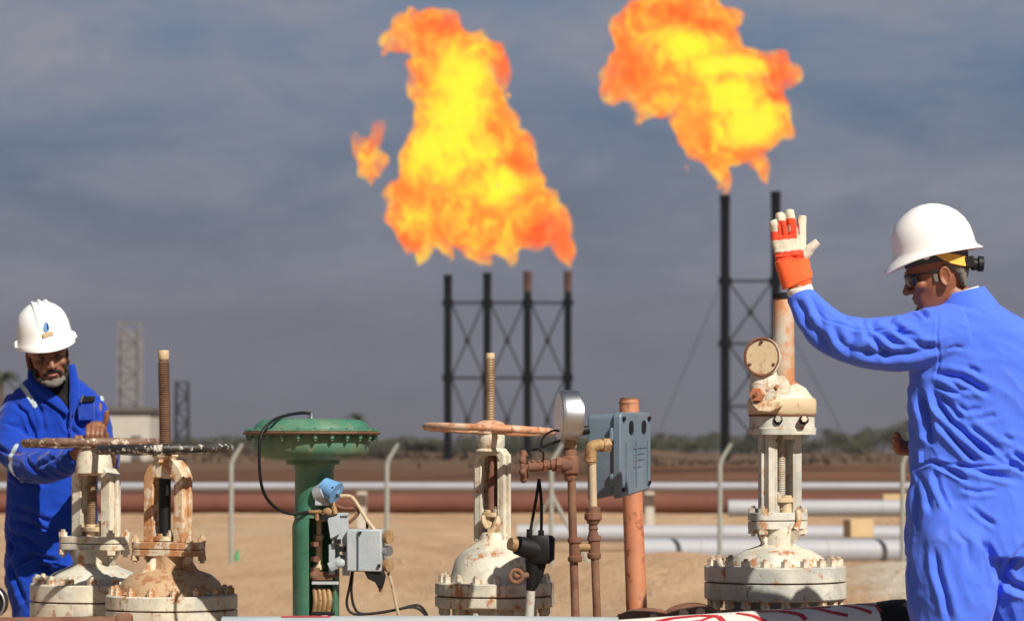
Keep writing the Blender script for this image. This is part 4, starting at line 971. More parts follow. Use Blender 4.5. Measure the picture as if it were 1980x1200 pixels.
for x in (-46, -2, 48): fr.part('lid_rib', rb(G().box(ax + x, ax + x + 2.5, ad - 34.5, ad - 31, 856, 950)), 'bluegrey', lid)
for y in (838, 925): fr.part('hinge', rb(G().tube([(ax - 66, ad - 12, y - 12), (ax - 66, ad - 12, y + 12)], 5, 10)), 'bluegrey', lid)
fr.part('clamp_bracket', rb(G().box(ax - 20, ax + 30, ad + 40, ad + 62, 830, 845).box(ax - 20, ax + 30, ad + 40, ad + 62, 910, 925)), 'rust', bevel=1)
fr.part('cable_gland', G().tube([(1126, -10, 832), (1146, -10, 832)], 8, 12), 'black')

# ------------------------------------------------------------------ gauge, needle valve and instrument piping
fr = Fr('pressure_gauge', 'round stainless steel pressure gauge seen edge-on above brown fittings', 'pressure gauge', 1100, 8.85, base=GZ)
a = 80
g = G().tube([(1102, -18, 804), (1102, -14, 804), (1102, 10, 804), (1102, 15, 804)], [49, 50, 50, 49.5], 48).rot(-a, 1102, 0); gc = fr.part('gauge_case', g, 'steel')
fr.part('gauge_bezel', G().tube([(1102, -21, 804), (1102, -16, 804)], [50, 51.5], 48).rot(-a, 1102, 0), 'steel')
fr.part('gauge_back', G().tube([(1102, 16, 804), (1102, 21, 804)], [41, 40], 40).rot(-a, 1102, 0), 'steel')
fr.part('dial', G().tube([(1102, -22.5, 804), (1102, -20, 804)], 44, 40).rot(-a, 1102, 0), 'hat')
fr.part('gauge_stem', G().lathe(1104, 4, [(9, 848), (11, 852), (11, 866), (8, 868), (8, 875)], 6), 'brass')
fr.part('rear_knob', G().tube([(1126, 0, 832), (1140, 0, 830)], [10, 8], 14), 'black')
fr = Fr('instrument_manifold', 'rusty brown needle valve and twin pipes with unions beside the orange post', 'pipework', 1120, 8.85)
bot = HY + (CZ - GZ) / fr.s
fr.part('pipe', G().tube([(1104, 4, 868), (1107, 4, 1000), (1113, 4, 1200), (1118, 4, bot)], 8.3, 14), 'rust')
fr.part('pipe', G().tube([(1150, 0, 1070), (1155, 2, 1200), (1160, 2, bot)], 8, 14), 'rust')
g = G().lathe(1103, 4, [(10, 868), (13, 872), (13, 880), (17, 884), (18, 900), (17, 914), (12, 918), (12, 926), (9, 930)], 16); g.tube([(1103, 0, 898), (1084, -4, 898)], [17, 14], 14); fr.part('valve_block', g, 'rust')
g = G().tube([(1086, -4, 898), (1076, -4, 898)], 17, 6).tube([(1077, -4, 898), (1066, -4, 899)], 12, 12).tube([(1066, -4, 899), (1054, -4, 900)], 9, 12).tube([(1058, -4, 900), (1050, -5, 900)], 13, 6).tube([(1050, -5, 900), (1022, -6, 902)], 10, 12)
for x in (1030, 1042): g.ball(x, -8, 892, (5, 6, 4), 8, 6)
fr.part('valve_bonnet', g, 'rust')
g = G()
for k in range(7):
    a1 = 2 * math.pi * k / 7; g.ball(1013 + 3 * math.cos(a1), -6 + 22 * math.cos(a1), 901 + 25 * math.sin(a1), (7, 8, 8), 10, 7)
g.tube([(1013 + 3 * math.cos(2 * math.pi * k / 28), -6 + 21 * math.cos(2 * math.pi * k / 28), 901 + 24 * math.sin(2 * math.pi * k / 28)) for k in range(28)], 5, 8, closed=True)
for k in range(3):
    a1 = 2 * math.pi * k / 3; g.cyl((1014, -6, 901), (1014, -6 + 21 * math.cos(a1), 901 + 24 * math.sin(a1)), 4, n=8)
fr.part('valve_handle', g, 'rust')
def coupling(x, y0, y1, r, mat, n=8, d=2): return fr.part('coupling', G().lathe(x, d, [(r - 2, y0), (r, y0 + 3), (r, y0 + 10), (r - 2.5, y0 + 12), (r - 2.5, y1 - 12), (r, y1 - 10), (r, y1 - 3), (r - 2, y1)], n * 3), mat)
coupling(1112, 1038, 1086, 14, 'rust'); coupling(1149, 1034, 1080, 13.5, 'rust')
fr.part('cross_nipple', G().tube([(1120, 2, 1057), (1142, 2, 1057)], [9, 8.5], 14), 'brass')
fr.part('union', G().lathe(1147, 0, [(10, 978), (14, 981), (14, 990), (17, 993), (17, 1003), (13, 1006), (11, 1012), (8, 1013), (9, 1020), (10, 1022), (8, 1024), (10, 1034)], 10), 'rust')
fr.part('pipe', G().tube([(1145, 0, 892), (1147, 0, 982)], 7.8, 14), 'tan')
g = G().spline([(1143, 0, 896), (1142, 0, 878), (1146, 0, 864), (1160, 0, 860), (1174, 6, 860)], [10, 12, 13, 12, 11], 14); g.tube([(1141.5, 0, 892), (1141.5, 0, 884)], 12.5, 12).tube([(1164, 2, 860), (1178, 8, 860)], 15, 6)
fr.part('elbow', g, 'brass')
fr.part('thin_cable', G().spline([(1092, -8, 836), (1070, -12, 832), (1050, -14, 846), (1044, -12, 872)], 2.2, 7), 'black')
fr.part('thin_cable', G().spline([(1092, -8, 848), (1064, -14, 858), (1036, -12, 868), (1014, -10, 870)], 2.4, 7), 'black')
fr.part('thin_cable', G().spline([(1028, -12, 870), (1040, -16, 866), (1050, -16, 874), (1050, -12, 890)], 2.0, 7), 'black')

fr = Fr('drain_valve', 'small black valve with round gold end cap hung before the centre bonnet', 'small valve', 1030, 9.0)
fr.part('valve_body', G().tube([(1000, -40, 1052), (1034, -20, 1062)], [18, 22], 20).rings([(1034, 1044, 24, -14, 22), (1040, 1046, 27, -14, 24), (1080, 1046, 26, -14, 24), (1088, 1042, 20, -14, 18)], 24, 3.6), 'black')
fr.part('end_cap', G().tube([(986, -50, 1049), (996, -44, 1051)], [12, 13.5], 22), 'brass')
fr.part('valve_neck', G().spline([(1030, -16, 1080), (1030, -14, 1110), (1026, -12, 1140)], [16, 13, 9], 12).spline([(1050, -12, 1080), (1042, -12, 1110), (1032, -12, 1135)], [9, 8, 6], 10), 'black')
fr.part('support_tube', G().tube([(1027, -12, 1125), (1022, -10, 1210), (1020, -8, HY + (CZ - GZ) / fr.s)], 9, 14), 'creamgrey')
g = G().tube([(998 + 12 * math.cos(2 * math.pi * k / 20), -34, 1112 + 12 * math.sin(2 * math.pi * k / 20)) for k in range(20)], 4.5, 8, closed=True).ball(998, -34, 1112, (6, 6, 6), 10, 7).tube([(998, -32, 1112), (1024, -18, 1110)], 6, 10)
for k in range(3): g.cyl((998, -34, 1112), (998 + 12 * math.cos(2.1 * k), -34, 1112 + 12 * math.sin(2.1 * k)), 3, n=6)
fr.part('red_knob', g, 'rust')
fr.part('cable', G().spline([(1042, -10, 925), (1038, -12, 955), (1030, -14, 1000), (1024, -16, 1036)], 3, 8), 'black')
fr.part('cable', G().spline([(1042, -10, 925), (1046, -10, 960), (1047, -12, 1000), (1046, -14, 1036)], 3, 8), 'black')
fr.part('cable_plug', G().tube([(1024, -16, 1022), (1023, -16, 1042)], 6, 10).tube([(1046, -14, 1024), (1046, -14, 1042)], 6, 10), 'black')

# ------------------------------------------------------------------ pipes along the lower edge
fr = Fr('red_lettered_pipe', 'white pipe with red painted strokes and black end at lower right', 'pipe', 1540, 8.8)
def axis_pt(t, r=0, ang=0):                        # t along the pipe 0..1
    x = 1200 + 505 * t; y = 1257 - 34 * t
    return (x, -r * math.cos(ang), y - r * math.sin(ang))
g = G().tube([axis_pt(k / 20) for k in range(21)], 60, 48); fr.part('pipe', g, 'whitepipe')
g = G().tube([(1702, 0, 1223), (1706, 0, 1222), (1730, 0, 1219), (1753, 0, 1218)], [60, 60, 61, 61], 40); fr.part('black_wrap', g, 'black')
def stroke(pts, w=4):
    g = G()
    for (t0, a0), (t1, a1) in zip(pts[:-1], pts[1:]):
        for k in range(4):
            u0, u1 = k / 4, (k + 1) / 4
            q = [(t0 + (t1 - t0) * u, a0 + (a1 - a0) * u) for u in (u0, u1)]
            dx, dy = (q[1][0] - q[0][0]) * 505, (q[1][1] - q[0][1]) * 60; L = math.hypot(dx, dy) + 1e-6
            nx, ny = -dy / L * w / 2, dx / L * w / 2
            vs = []
            for t, a_ in q:
                for sgn in (-1, 1): vs.append(axis_pt(t + sgn * nx / 505, 60.9, a_ + sgn * ny / 60))
            g.add(vs, [(0, 1, 3, 2)])
    return g
gs = G()
for pts, w in (([(0.05, .82), (.20, 1.25), (.30, 1.32), (.37, 1.15), (.39, .8)], 7), ([(.10, .9), (.30, .95), (.36, 1.2)], 4), ([(.44, 1.3), (.50, 1.05), (.55, .7)], 5), ([(.52, 1.35), (.60, 1.25), (.68, .95), (.70, .7)], 6), ([(.62, 1.42), (.80, 1.30)], 5), ([(.72, 1.35), (.80, .95), (.86, .75)], 5), ([(.84, 1.42), (.90, 1.1), (.95, .8)], 5), ([(.90, 1.45), (.97, 1.2), (.985, .8)], 4)):
    fr.part('painted_stroke', stroke(pts, w * 1.6), 'redpaint')
fr = Fr('long_pale_pipe', 'pale bluish pipe running along the bottom edge under the green actuator', 'pipe', 900, 8.7)
fr.part('pipe', G().tube([(430, 0, 1232), (900, 0, 1230), (1195, 0, 1233)], 41, 36), 'palegrey')
g = G(); y_ = 1231
g.tube([(545, -12, 1190.6), (600, -12, 1190.2), (640, -12, 1190.4)], 1.6, 6); fr.part('red_stripe', g, 'redpaint')
fr = Fr('rusty_pipe', 'rusty brown pipe with a fitting crossing the lower left corner', 'pipe', 110, 9.3)
fr.part('pipe', G().tube([(-160, 0, 1206), (252, 0, 1202)], 12, 20), 'rust')
fr.part('fitting', G().tube([(226, 0, 1201), (230, 0, 1201), (250, 0, 1201), (256, 0, 1201)], [15, 17, 17, 13], 20), 'rust')
fr = Fr('rusty_flange', 'rusty flanged joint with pale bolt ends lying beneath the gearbox valve', 'flange', 1300, 9.05)
g = G().ball(1250, 0, 1210, (68, 40, 36), 28, 16).ball(1338, 0, 1200, (62, 40, 36), 28, 16).tube([(1196, 10, 1214), (1420, 10, 1206)], 28, 28)
fr.part('flange_body', g, 'rust')
for x, y in ((1222, 1196), (1262, 1188), (1320, 1178), (1352, 1176), (1390, 1184)): fr.part('bolt_end', G().tube([(x, -44, y + 6), (x, -16, y + 6)], [9, 10], 14), 'ochre')
fr = Fr('black_pipe_end', 'black round pipe end with a pale rim at the left edge', 'pipe end', -22, 9.6)
fr.part('pipe', G().tube([(-26, 60, 1166), (-22, -20, 1164)], 32, 36), 'black')
fr.part('rim', G().tube([(-21 + 33 * math.cos(2 * math.pi * k / 40), -22, 1164 + 33 * math.sin(2 * math.pi * k / 40)) for k in range(40)], 2.4, 8, closed=True), 'steel')

# ------------------------------------------------------------------ people
def xf(fr, hx, hd, hy, yaw, pitch, roll, fac=1.0):          # head frame in mm (x, away, down; face towards the camera) -> photo space
    k = 0.001 / fr.s * fac; m = Matrix.Rotation(R(yaw), 3, 'Z') @ Matrix.Rotation(R(roll), 3, 'Y') @ Matrix.Rotation(R(pitch), 3, 'X')
    def f(p):
        v = m @ Vector((p[0], p[1], -p[2])); return (hx + v.x * k, hd + v.y * k, hy - v.z * k)
    return f
def moved(g, f, start=0):
    for i in range(start, len(g.v)): g.v[i] = f(g.v[i])
    return g
HEAD = [(-116, 10, -12, 22), (-108, 42, -48, 58), (-90, 62, -76, 84), (-60, 74, -90, 97), (-30, 76, -94, 97), (-15, 75, -94, 94), (0, 71, -87, 90), (20, 68, -87, 82), (40, 64, -88, 70), (60, 58, -88, 58), (80, 50, -86, 45), (100, 41, -84, 20), (112, 30, -80, 0), (118, 16, -72, -30)]
def head_geo(g, f, nose=1.0, neck=((0, 14, 60), (0, 34, 120), (0, 44, 190))):
    m0 = g.mark()
    g.rings([(y, 0, w, (a + b) / 2, (b - a) / 2) for y, w, a, b in HEAD], 32, 2.25)
    g.spline(neck, [52, 56, 64], 20)
    g.spline([(0, -88, -10), (0, -97, 14), (0, -106 * nose, 34)], [8, 10, 12 * nose], 12).ball(0, -107 * nose, 36, 12.5 * nose, 14, 9)
    for s_ in (-1, 1):
        g.ball(s_ * 12, -98, 38, (9, 11, 9), 12, 8); g.ball(s_ * 42, -62, 26, (22, 24, 20), 14, 9)
        g.ball(s_ * 76, 12, 14, (5, 14, 26), 14, 9); g.tube([(s_ * 80, 12 + 15 * math.cos(a), 14 + 28 * math.sin(a)) for a in [2 * math.pi * k / 16 for k in range(16)]], 4.5, 8, closed=True)
    g.spline([(-46, -78, -16), (-22, -92, -20), (0, -92, -14), (22, -92, -20), (46, -78, -16)], [8, 9, 8, 9, 8], 10)
    g.spline([(-24, -80, 64), (0, -90, 61), (24, -80, 64)], [5, 6.5, 5], 10); g.spline([(-22, -80, 73), (0, -88, 74), (22, -80, 73)], [5, 7, 5], 10)
    g.ball(0, -80, 102, (20, 15, 16), 14, 9)
    moved(g, f, m0)
def dents(fr, me, f, pts):
    c, nn, px, dp, py = fr.coords(me); P3 = np.stack([px, dp, py], 1); k = 0.001 / fr.s
    off = np.zeros(len(px))
    for p, r, dep in pts:
        q = np.array(f(p)); d2 = ((P3 - q) ** 2).sum(1) / (r * k) ** 2; off -= dep * 0.001 * np.exp(-d2)
    me.vertices.foreach_set('co', (c + nn * off[:, None]).ravel()); me.update()
EYES = [((31, -88, 3), 15, 9), ((-31, -88, 3), 15, 9), ((0, -98, 67.5), 9, 2.5), ((0, -93, 85), 14, 3), ((58, -60, 60), 22, 4), ((-58, -60, 60), 22, 4), ((79, 6, 14), 11, 5), ((-79, 6, 14), 11, 5)]
def paint(fr, me, rules):                          # assign a slot to faces lying in traced bands or outlines
    n = len(me.polygons); ce = np.empty(n * 3); me.polygons.foreach_get('center', ce); ce = ce.reshape(n, 3)
    nr = np.empty(n * 3); me.polygons.foreach_get('normal', nr); nr = nr.reshape(n, 3)
    px = fr.cx + ce[:, 0] / fr.s; py = HY + (CZ - fr.base - ce[:, 2]) / fr.s; dp = ce[:, 1] / fr.s
    mi = np.zeros(n, dtype=np.int32)
    for slot, fn in rules: mi[fn(px, dp, py, nr)] = slot
    me.polygons.foreach_set('material_index', mi); me.update()
def band(pts, w, dmax=20):
    def fn(px, dp, py, nr):
        b = np.full(len(px), 1e9)
        for i in range(len(pts) - 1): b = np.minimum(b, segdist(px, py, pts[i], pts[i + 1])[0])
        return (b < w / 2) & (nr[:, 1] < 0.25) & (dp < dmax)
    return fn
def inpoly(poly, dmax=20):
    def fn(px, dp, py, nr):
        ins = np.zeros(len(px), bool); n = len(poly)
        for i in range(n):
            x0, y0 = poly[i]; x1, y1 = poly[(i + 1) % n]
            c = ((y0 > py) != (y1 > py)) & (px < (x1 - x0) * (py - y0) / (y1 - y0 + 1e-9) + x0); ins ^= c
        return ins & (nr[:, 1] < 0.3) & (dp < dmax)
    return fn
def helmet(fr, f, rows, drop, name='helmet'):
    g = G(); n = 64; vs = []; fs = []
    full = rows + [(rows[-1][0] + 0, 1, 1, 1)]
    inner = [(y + 5, a * .955, b * .955, w * .955) for y, a, b, w in rows[::-1] if y < rows[1][0] - 5]
    inner = inner + [(rows[0][0] + 3.0, rows[0][1] * .995, rows[0][2] * .995, rows[0][3] * .995)]
    loop = [(rows[0][0] + 3.0, rows[0][1] * .995, rows[0][2] * .995, rows[0][3] * .995)] + rows
    def ring(y, a, b, w, edge):
        o = []
        for k in range(n):
            t = 2 * math.pi * k / n; c, q = math.cos(t), math.sin(t)
            rd = a if q < 0 else b; fz = max(0, -q) ** 2 * drop * edge
            o.append((w * c, rd * q, y + fz))
        return o
    seq = []
    y_e = rows[0][0]
    for i, (y, a, b, w) in enumerate(loop): seq.append(ring(y, a, b, w, 1.0 if i < 2 else (0.35 if i == 2 else 0)))
    for r_ in seq: vs += r_
    L = len(seq); vs.append((0, 0, rows[-1][0] - 1)); top = len(vs) - 1
    for j in range(L - 1):
        for k in range(n): k2 = (k + 1) % n; fs.append((j * n + k, j * n + k2, (j + 1) * n + k2, (j + 1) * n + k))
    for k in range(n): fs.append(((L - 1) * n + k, (L - 1) * n + (k + 1) % n, top))
    # inner skin
    o_ = len(vs); ins = [ring(y + 4, a * .95, b * .95, w * .95, 0) for y, a, b, w in rows[2:]]
    for r_ in ins: vs += r_
    vs.append((0, 0, rows[-1][0] + 6)); t2 = len(vs) - 1
    for k in range(n): k2 = (k + 1) % n; fs.append((k, k2, o_ + k2, o_ + k))
    for j in range(len(ins) - 1):
        for k in range(n): k2 = (k + 1) % n; fs.append((o_ + j * n + k, o_ + j * n + k2, o_ + (j + 1) * n + k2, o_ + (j + 1) * n + k))
    for k in range(n): fs.append((o_ + (len(ins) - 1) * n + k, o_ + (len(ins) - 1) * n + (k + 1) % n, t2))
    g.add(vs, fs); moved(g, f); return g

# --- right worker, seen from behind-left, left arm raised
fr = Fr('person', 'person in sky blue coverall and white full-brim helmet raising an orange gloved hand', 'person', 1880, 8.2)
bot = HY + (CZ - GZ) / fr.s
f = xf(fr, 1815, 6, 529, -93, 11, 0, 0.92)
g = G(); head_geo(g, f, 1.0, neck=((0, 14, 60), (0, 52, 108), (0, 84, 170)))
g.rings([(575, 1868, 40, 5, 38), (640, 1885, 70, 5, 40), (800, 1885, 80, 5, 50), (1050, 1885, 80, 5, 50)], 20)
g.spline([(1830, -10, 650), (1720, -20, 662), (1620, -25, 650), (1560, -12, 595), (1539, -4, 548), (1533, 0, 520)], [40, 34, 30, 24, 17.5, 17], 14)
g.spline([(1975, 70, 660), (1965, 120, 840), (1850, 130, 868), (1770, 100, 866), (1752, 92, 862)], [36, 30, 24, 15, 16], 14)
g.ball(1748, 88, 858, (11, 16, 20), 14, 9)
for k, (x, y) in enumerate(((1744, 838), (1741, 846), (1741, 856), (1743, 866))): g.spline([(1750, 84 + 4 * k, y + 4), (x - 1, 78 + 6 * k, y), (x + 2, 70 + 6 * k, y + 3)], [5.6, 5.2, 4.4], 9)
for x0, x1, d in ((1840, 1846, -15), (1975, 2010, 60)): g.spline([(x0, d * .5, 1060), (x0, d, 1250), (x1, d, bot - 30)], [60, 48, 30], 16)
body = fr.solid('body', g, 0.0028, 3); dents(fr, body, f, EYES); bo = fr.part('body', body, 'skintan')
for s_ in (-1, 1): fr.part('eye', moved(G().ball(s_ * 31, -73, 3, 11), f), 'eye', bo)
# hair: cropped grey at the back and side
hr = [(-60, 76, -40, 100), (-30, 79, -30, 101), (-8, 78.5, 8, 98), (10, 74, 34, 93), (26, 70, 44, 86), (42, 64, 52, 80), (56, 56, 60, 76)]
g = G().rings([(y, 0, w, (a + b) / 2, (b - a) / 2) for y, w, a, b in hr], 36, 2.2)
g.box(-74, -66, -24, -8, -12, 28); g.box(66, 74, -24, -8, -12, 28)
moved(g, f); hair = fr.solid('hair', g, 0.003, 2); wrinkle(fr, hair, 0.0018, 0.006, 3); fr.part('hair', hair, 'hairgrey')
g = moved(G().rings([(44, 0, 66, -14, 30), (60, 0, 60.5, -26, 34), (84, 0, 52.5, -40, 38), (104, 0, 43, -46, 34), (114, 0, 32, -48, 26)], 30, 2.2), f)
# safety glasses
g = G().spline([(-78, 4, -6), (-79, -40, -6), (-72, -86, -4)], [2.2, 2.6, 3], 8).spline([(78, 4, -6), (79, -40, -6), (72, -86, -4)], [2.2, 2.6, 3], 8).spline([(-72, -86, -8), (0, -104, -12), (72, -86, -8)], 2.4, 8)
gl = fr.part('safety_glasses', moved(g, f), 'black')
for s_ in (-1, 1):
    g = G(); vs = []; 
    for j in range(6):
        for i in range(8):
            u, v_ = i / 7, j / 5; a = R(8 + 62 * u); vs.append((s_ * 84 * math.sin(a) * 1.0, -104 * math.cos(a * .62) + 3 * abs(v_ - .5), -10 + 38 * v_ * (1 - .25 * u)))
    fs = [(j * 8 + i, j * 8 + i + 1, (j + 1) * 8 + i + 1, (j + 1) * 8 + i) for j in range(5) for i in range(7)]
    g.add(vs, fs); o = fr.part('lens', moved(g, f), 'lens', gl); sm = o.modifiers.new('t', 'SOLIDIFY'); sm.thickness = 0.002
rows = [(-56, 168, 151, 130), (-62, 150, 143, 125), (-68, 133, 135, 119), (-78, 128, 131, 116), (-100, 127, 129, 115), (-128, 124, 124, 111), (-155, 115, 113, 102), (-180, 94, 94, 86), (-199, 70, 70, 64), (-212, 44, 44, 41), (-218, 20, 20, 18)]
hat = fr.part('helmet', helmet(fr, f, rows, 30), 'hat', ang=50)
fr.part('headband', moved(G().rings([(-66, 0, 84, 2, 102), (-34, 0, 81, 2, 99)], 36, 2.1), f), 'hatunder', hat)
fr.part('liner', moved(G().rings([(-84, 0, 96, 2, 112), (-66, 0, 96, 2, 112)], 36, 2.1), f), 'hatunder', hat)
g = moved(G().spline([(-84, -6, -50), (-88, 18, -38), (-87, 50, -24), (-78, 84, -16)], [7, 12, 13, 13], 4 * 2, flat=.25), f)
strap = G(); vs = []
for (x, d_, y, h_) in ((86, -6, -62, 8), (90, 12, -50, 13), (91, 36, -36, 17), (84, 66, -24, 17), (76, 84, -18, 16)):
    vs += [(x, d_, y - h_), (x, d_, y + h_), (x - 4, d_ + 1, y + h_), (x - 4, d_ + 1, y - h_)]
fs = [(4 * i + k, 4 * i + (k + 1) % 4, 4 * i + 4 + (k + 1) % 4, 4 * i + 4 + k) for i in range(4) for k in range(4)] + [(0, 1, 2, 3), (16, 17, 18, 19)]
strap.add(vs, fs); fr.part('yellow_strap', moved(strap, f), 'yellow', hat, bevel=1)
fr.part('strap_clip', moved(G().tube([(104, -36, -56), (98, -36, -56)], 11, 14), f), 'hat', hat)
g = G().box(20, 80, 80, 108, -32, 2).box(-10, 40, 98, 118, -26, 4).tube([(26, 104, -8), (24, 124, -4)], [20, 18], 18).tube([(24, 122, -6), (24, 140, -2)], [25, 23], 12)
fr.part('ratchet_knob', moved(g, f), 'black', hat, bevel=1.5)
# coverall
g = G()
g.rings([(572, 1866, 40, 6, 36), (586, 1872, 56, 6, 44), (600, 1876, 74, 6, 52), (618, 1886, 94, 8, 62), (645, 1896, 116, 10, 74), (690, 1897, 134, 12, 84), (760, 1892, 134, 12, 88), (830, 1888, 130, 12, 86), (893, 1888, 127, 12, 84), (960, 1890, 136, 12, 90), (1040, 1892, 141, 14, 94), (1075, 1892, 141, 14, 92)], 48, 2.35)
g.spline([(1850, -4, 650), (1790, -16, 658), (1725, -20, 665), (1665, -24, 663), (1612, -26, 648), (1574, -18, 614), (1551, -8, 580), (1545, -5, 568)], [68, 61, 53, 49, 45, 38, 29, 27], 22)
g.spline([(1950, 50, 650), (1978, 80, 700), (1975, 120, 830), (1920, 140, 872), (1830, 128, 872), (1786, 108, 868)], [60, 58, 50, 44, 34, 26], 18)
g.spline([(1846, 0, 980), (1842, -10, 1050), (1838, -16, 1150), (1838, -20, 1260), (1846, -18, bot - 42)], [80, 90, 88, 74, 56], 26)
g.spline([(1945, 24, 980), (1950, 34, 1050), (1985, 56, 1160), (1998, 60, 1260), (2012, 60, bot - 42)], [78, 86, 82, 70, 56], 26)
cov = fr.solid('coverall', g, 0.0036, 12)
Z5 = lambda pts: [(1700 + x / 3.529, 560 + y / 3.529) for x, y in pts]
Z7 = lambda pts: [(1660 + x / 2.4, 700 + y / 2.4) for x, y in pts]
Z6 = lambda pts: [(1440 + x / 2.728, 360 + y / 2.728) for x, y in pts]
FL = [(Z5([(230, 130), (270, 160), (300, 210)]), 4, 4), (Z5([(30, 250), (130, 320), (250, 390), (390, 412)]), 5, 7), (Z5([(330, 570), (520, 605), (620, 660), (715, 715)]), 5.5, 10),
      (Z5([(340, 640), (420, 690), (540, 720)]), 4, 6), (Z5([(330, 640), (370, 780), (450, 900), (560, 1000), (680, 1090), (750, 1150)]), 5.5, 11), (Z5([(370, 690), (450, 800), (530, 900)]), 4, 7),
      (Z5([(350, 870), (460, 1000), (560, 1110), (630, 1190)]), 5, 9), (Z5([(560, 920), (680, 1010), (810, 1115)]), 4.5, 7), (Z5([(255, 670), (300, 880), (325, 1080)]), 5.5, 10), (Z5([(430, 620), (520, 680), (610, 700)]), 4, 5),
      (Z5([(800, 1130), (850, 1160), (890, 1195)]), 4.5, 7), (Z5([(860, 1110), (930, 1140), (1000, 1190)]), 4.5, 8), (Z5([(800, 990), (850, 1020), (880, 1030)]), 4, 4), (Z5([(420, 412), (480, 398), (540, 405)]), 3.5, 3), (Z5([(560, 540), (600, 550), (650, 585)]), 4, 4),
      (Z5([(620, 900), (700, 870), (760, 860)]), 4, 3), (Z5([(480, 780), (560, 830), (660, 810)]), 4, 4), (Z5([(100, 170), (60, 200), (30, 240)]), 4, 4),
      (Z7([(240, 492), (320, 460), (400, 474), (560, 482), (768, 470)]), 2.6, 3.5), (Z7([(320, 460), (400, 500), (490, 552)]), 4, 7), (Z7([(430, 470), (560, 510), (720, 548)]), 4.5, 7), (Z7([(600, 455), (700, 480), (770, 520)]), 4, 6), (Z7([(330, 490), (350, 590), (395, 690)]), 4, 5),
      (Z7([(440, 580), (520, 600), (610, 590)]), 3.5, 4), (Z7([(480, 660), (540, 710), (610, 755)]), 4, 4.5), (Z7([(320, 840), (335, 960), (370, 1080), (390, 1200)]), 5, 7), (Z7([(540, 810), (590, 900), (625, 1040)]), 5, 7),
      (Z7([(640, 970), (700, 1030), (790, 1070)]), 6, 10), (Z7([(655, 980), (625, 1070), (590, 1230)]), 6, 9), (Z7([(650, 985), (700, 900), (760, 830)]), 5, 6), (Z7([(255, 500), (262, 640), (248, 800)]), 5, 5), (Z7([(270, 520), (300, 600), (310, 700)]), 4, 4), (Z7([(400, 760), (470, 830), (480, 940)]), 5, 3),
      ([(1806, 606), (1800, 650), (1808, 700), (1800, 738)], 1.8, 2.2), ([(1560, 585), (1590, 622), (1650, 640), (1720, 640), (1800, 632)], 1.6, 1.8), (Z6([(640, 780), (690, 860), (745, 905)]), 5, 7), (Z6([(520, 870), (700, 895), (900, 880), (1010, 850)]), 6, 7), (Z6([(340, 740), (400, 830), (430, 900)]), 6, 6), (Z6([(560, 760), (540, 840), (520, 910)]), 6, 5),
      (Z6([(640, 700), (660, 760), (760, 830), (880, 850)]), 5, 6), (Z6([(330, 560), (370, 660), (400, 760)]), 5, 4), (Z6([(430, 620), (500, 690), (540, 700)]), 5, 5), (Z6([(255, 590), (300, 680), (330, 760)]), 5, 5), (Z6([(900, 640), (930, 680), (950, 700)]), 4, 4), (Z6([(450, 740), (470, 810), (540, 880)]), 5, 4), (Z6([(740, 700), (800, 770), (900, 800)]), 5, 5), (Z6([(600, 690), (620, 760), (640, 830)]), 5, 4)]
folds(fr, cov, [(p, w * 1.2, d) for p, w, d in FL], 1.35); ridges(fr, cov, 0.010, 0.045, 42, 700, 905, 1); ridges(fr, cov, 0.009, 0.05, 70, 880, 1300, 4); ridges(fr, cov, 0.006, 0.04, 25, 560, 730, 7); wrinkle(fr, cov, 0.004, 0.09, 2, (1, 1, 0.6)); wrinkle(fr, cov, 0.0007, 0.025, 5)
fr.part('coverall', cov, 'blue')
g = G(); vs = []; fs = []; n = 40
for (y, rx, rd, off) in ((603, 62, 48, 4), (564, 47, 38, 0), (562, 44, 35, 0), (600, 55, 44, 4)):
    for k in range(n): a = 2 * math.pi * k / n; vs.append((1862 + off + rx * math.cos(a), 4 + rd * math.sin(a), y))
for j in range(4):
    for k in range(n): fs.append((j * n + k, j * n + (k + 1) % n, ((j + 1) % 4) * n + (k + 1) % n, ((j + 1) % 4) * n + k))
g.add(vs, fs); g.tilt(-13, 1862, 576); c_ = fr.part('collar', g, 'blue', bevel=1.5, ang=60); ss = c_.modifiers.new('s', 'SUBSURF'); ss.levels = ss.render_levels = 1
g = G(); vs = []; fs = []
for (y, rx, rd) in ((590, 45, 36), (562, 42, 33), (562, 40, 31), (590, 42, 33)):
    for k in range(n): a = 2 * math.pi * k / n; vs.append((1856 + rx * math.cos(a), 4 + rd * math.sin(a), y))
for j in range(4):
    for k in range(n): fs.append((j * n + k, j * n + (k + 1) % n, ((j + 1) % 4) * n + (k + 1) % n, ((j + 1) % 4) * n + k))
g.add(vs, fs); g.tilt(-17, 1862, 576); fr.part('shirt_collar', g, 'whitecuff')
fr.part('belt_tab', G().box(1766, 1776, -72, -66, 872, 894), 'blue', bevel=1)
cu = G(); cu.spline([(1550, -7, 574), (1548, -6, 566), (1545, -5, 560), (1544, -5, 556)], [24, 25.5, 25, 21], 24); fr.part('white_cuff', cu, 'whitecuff')
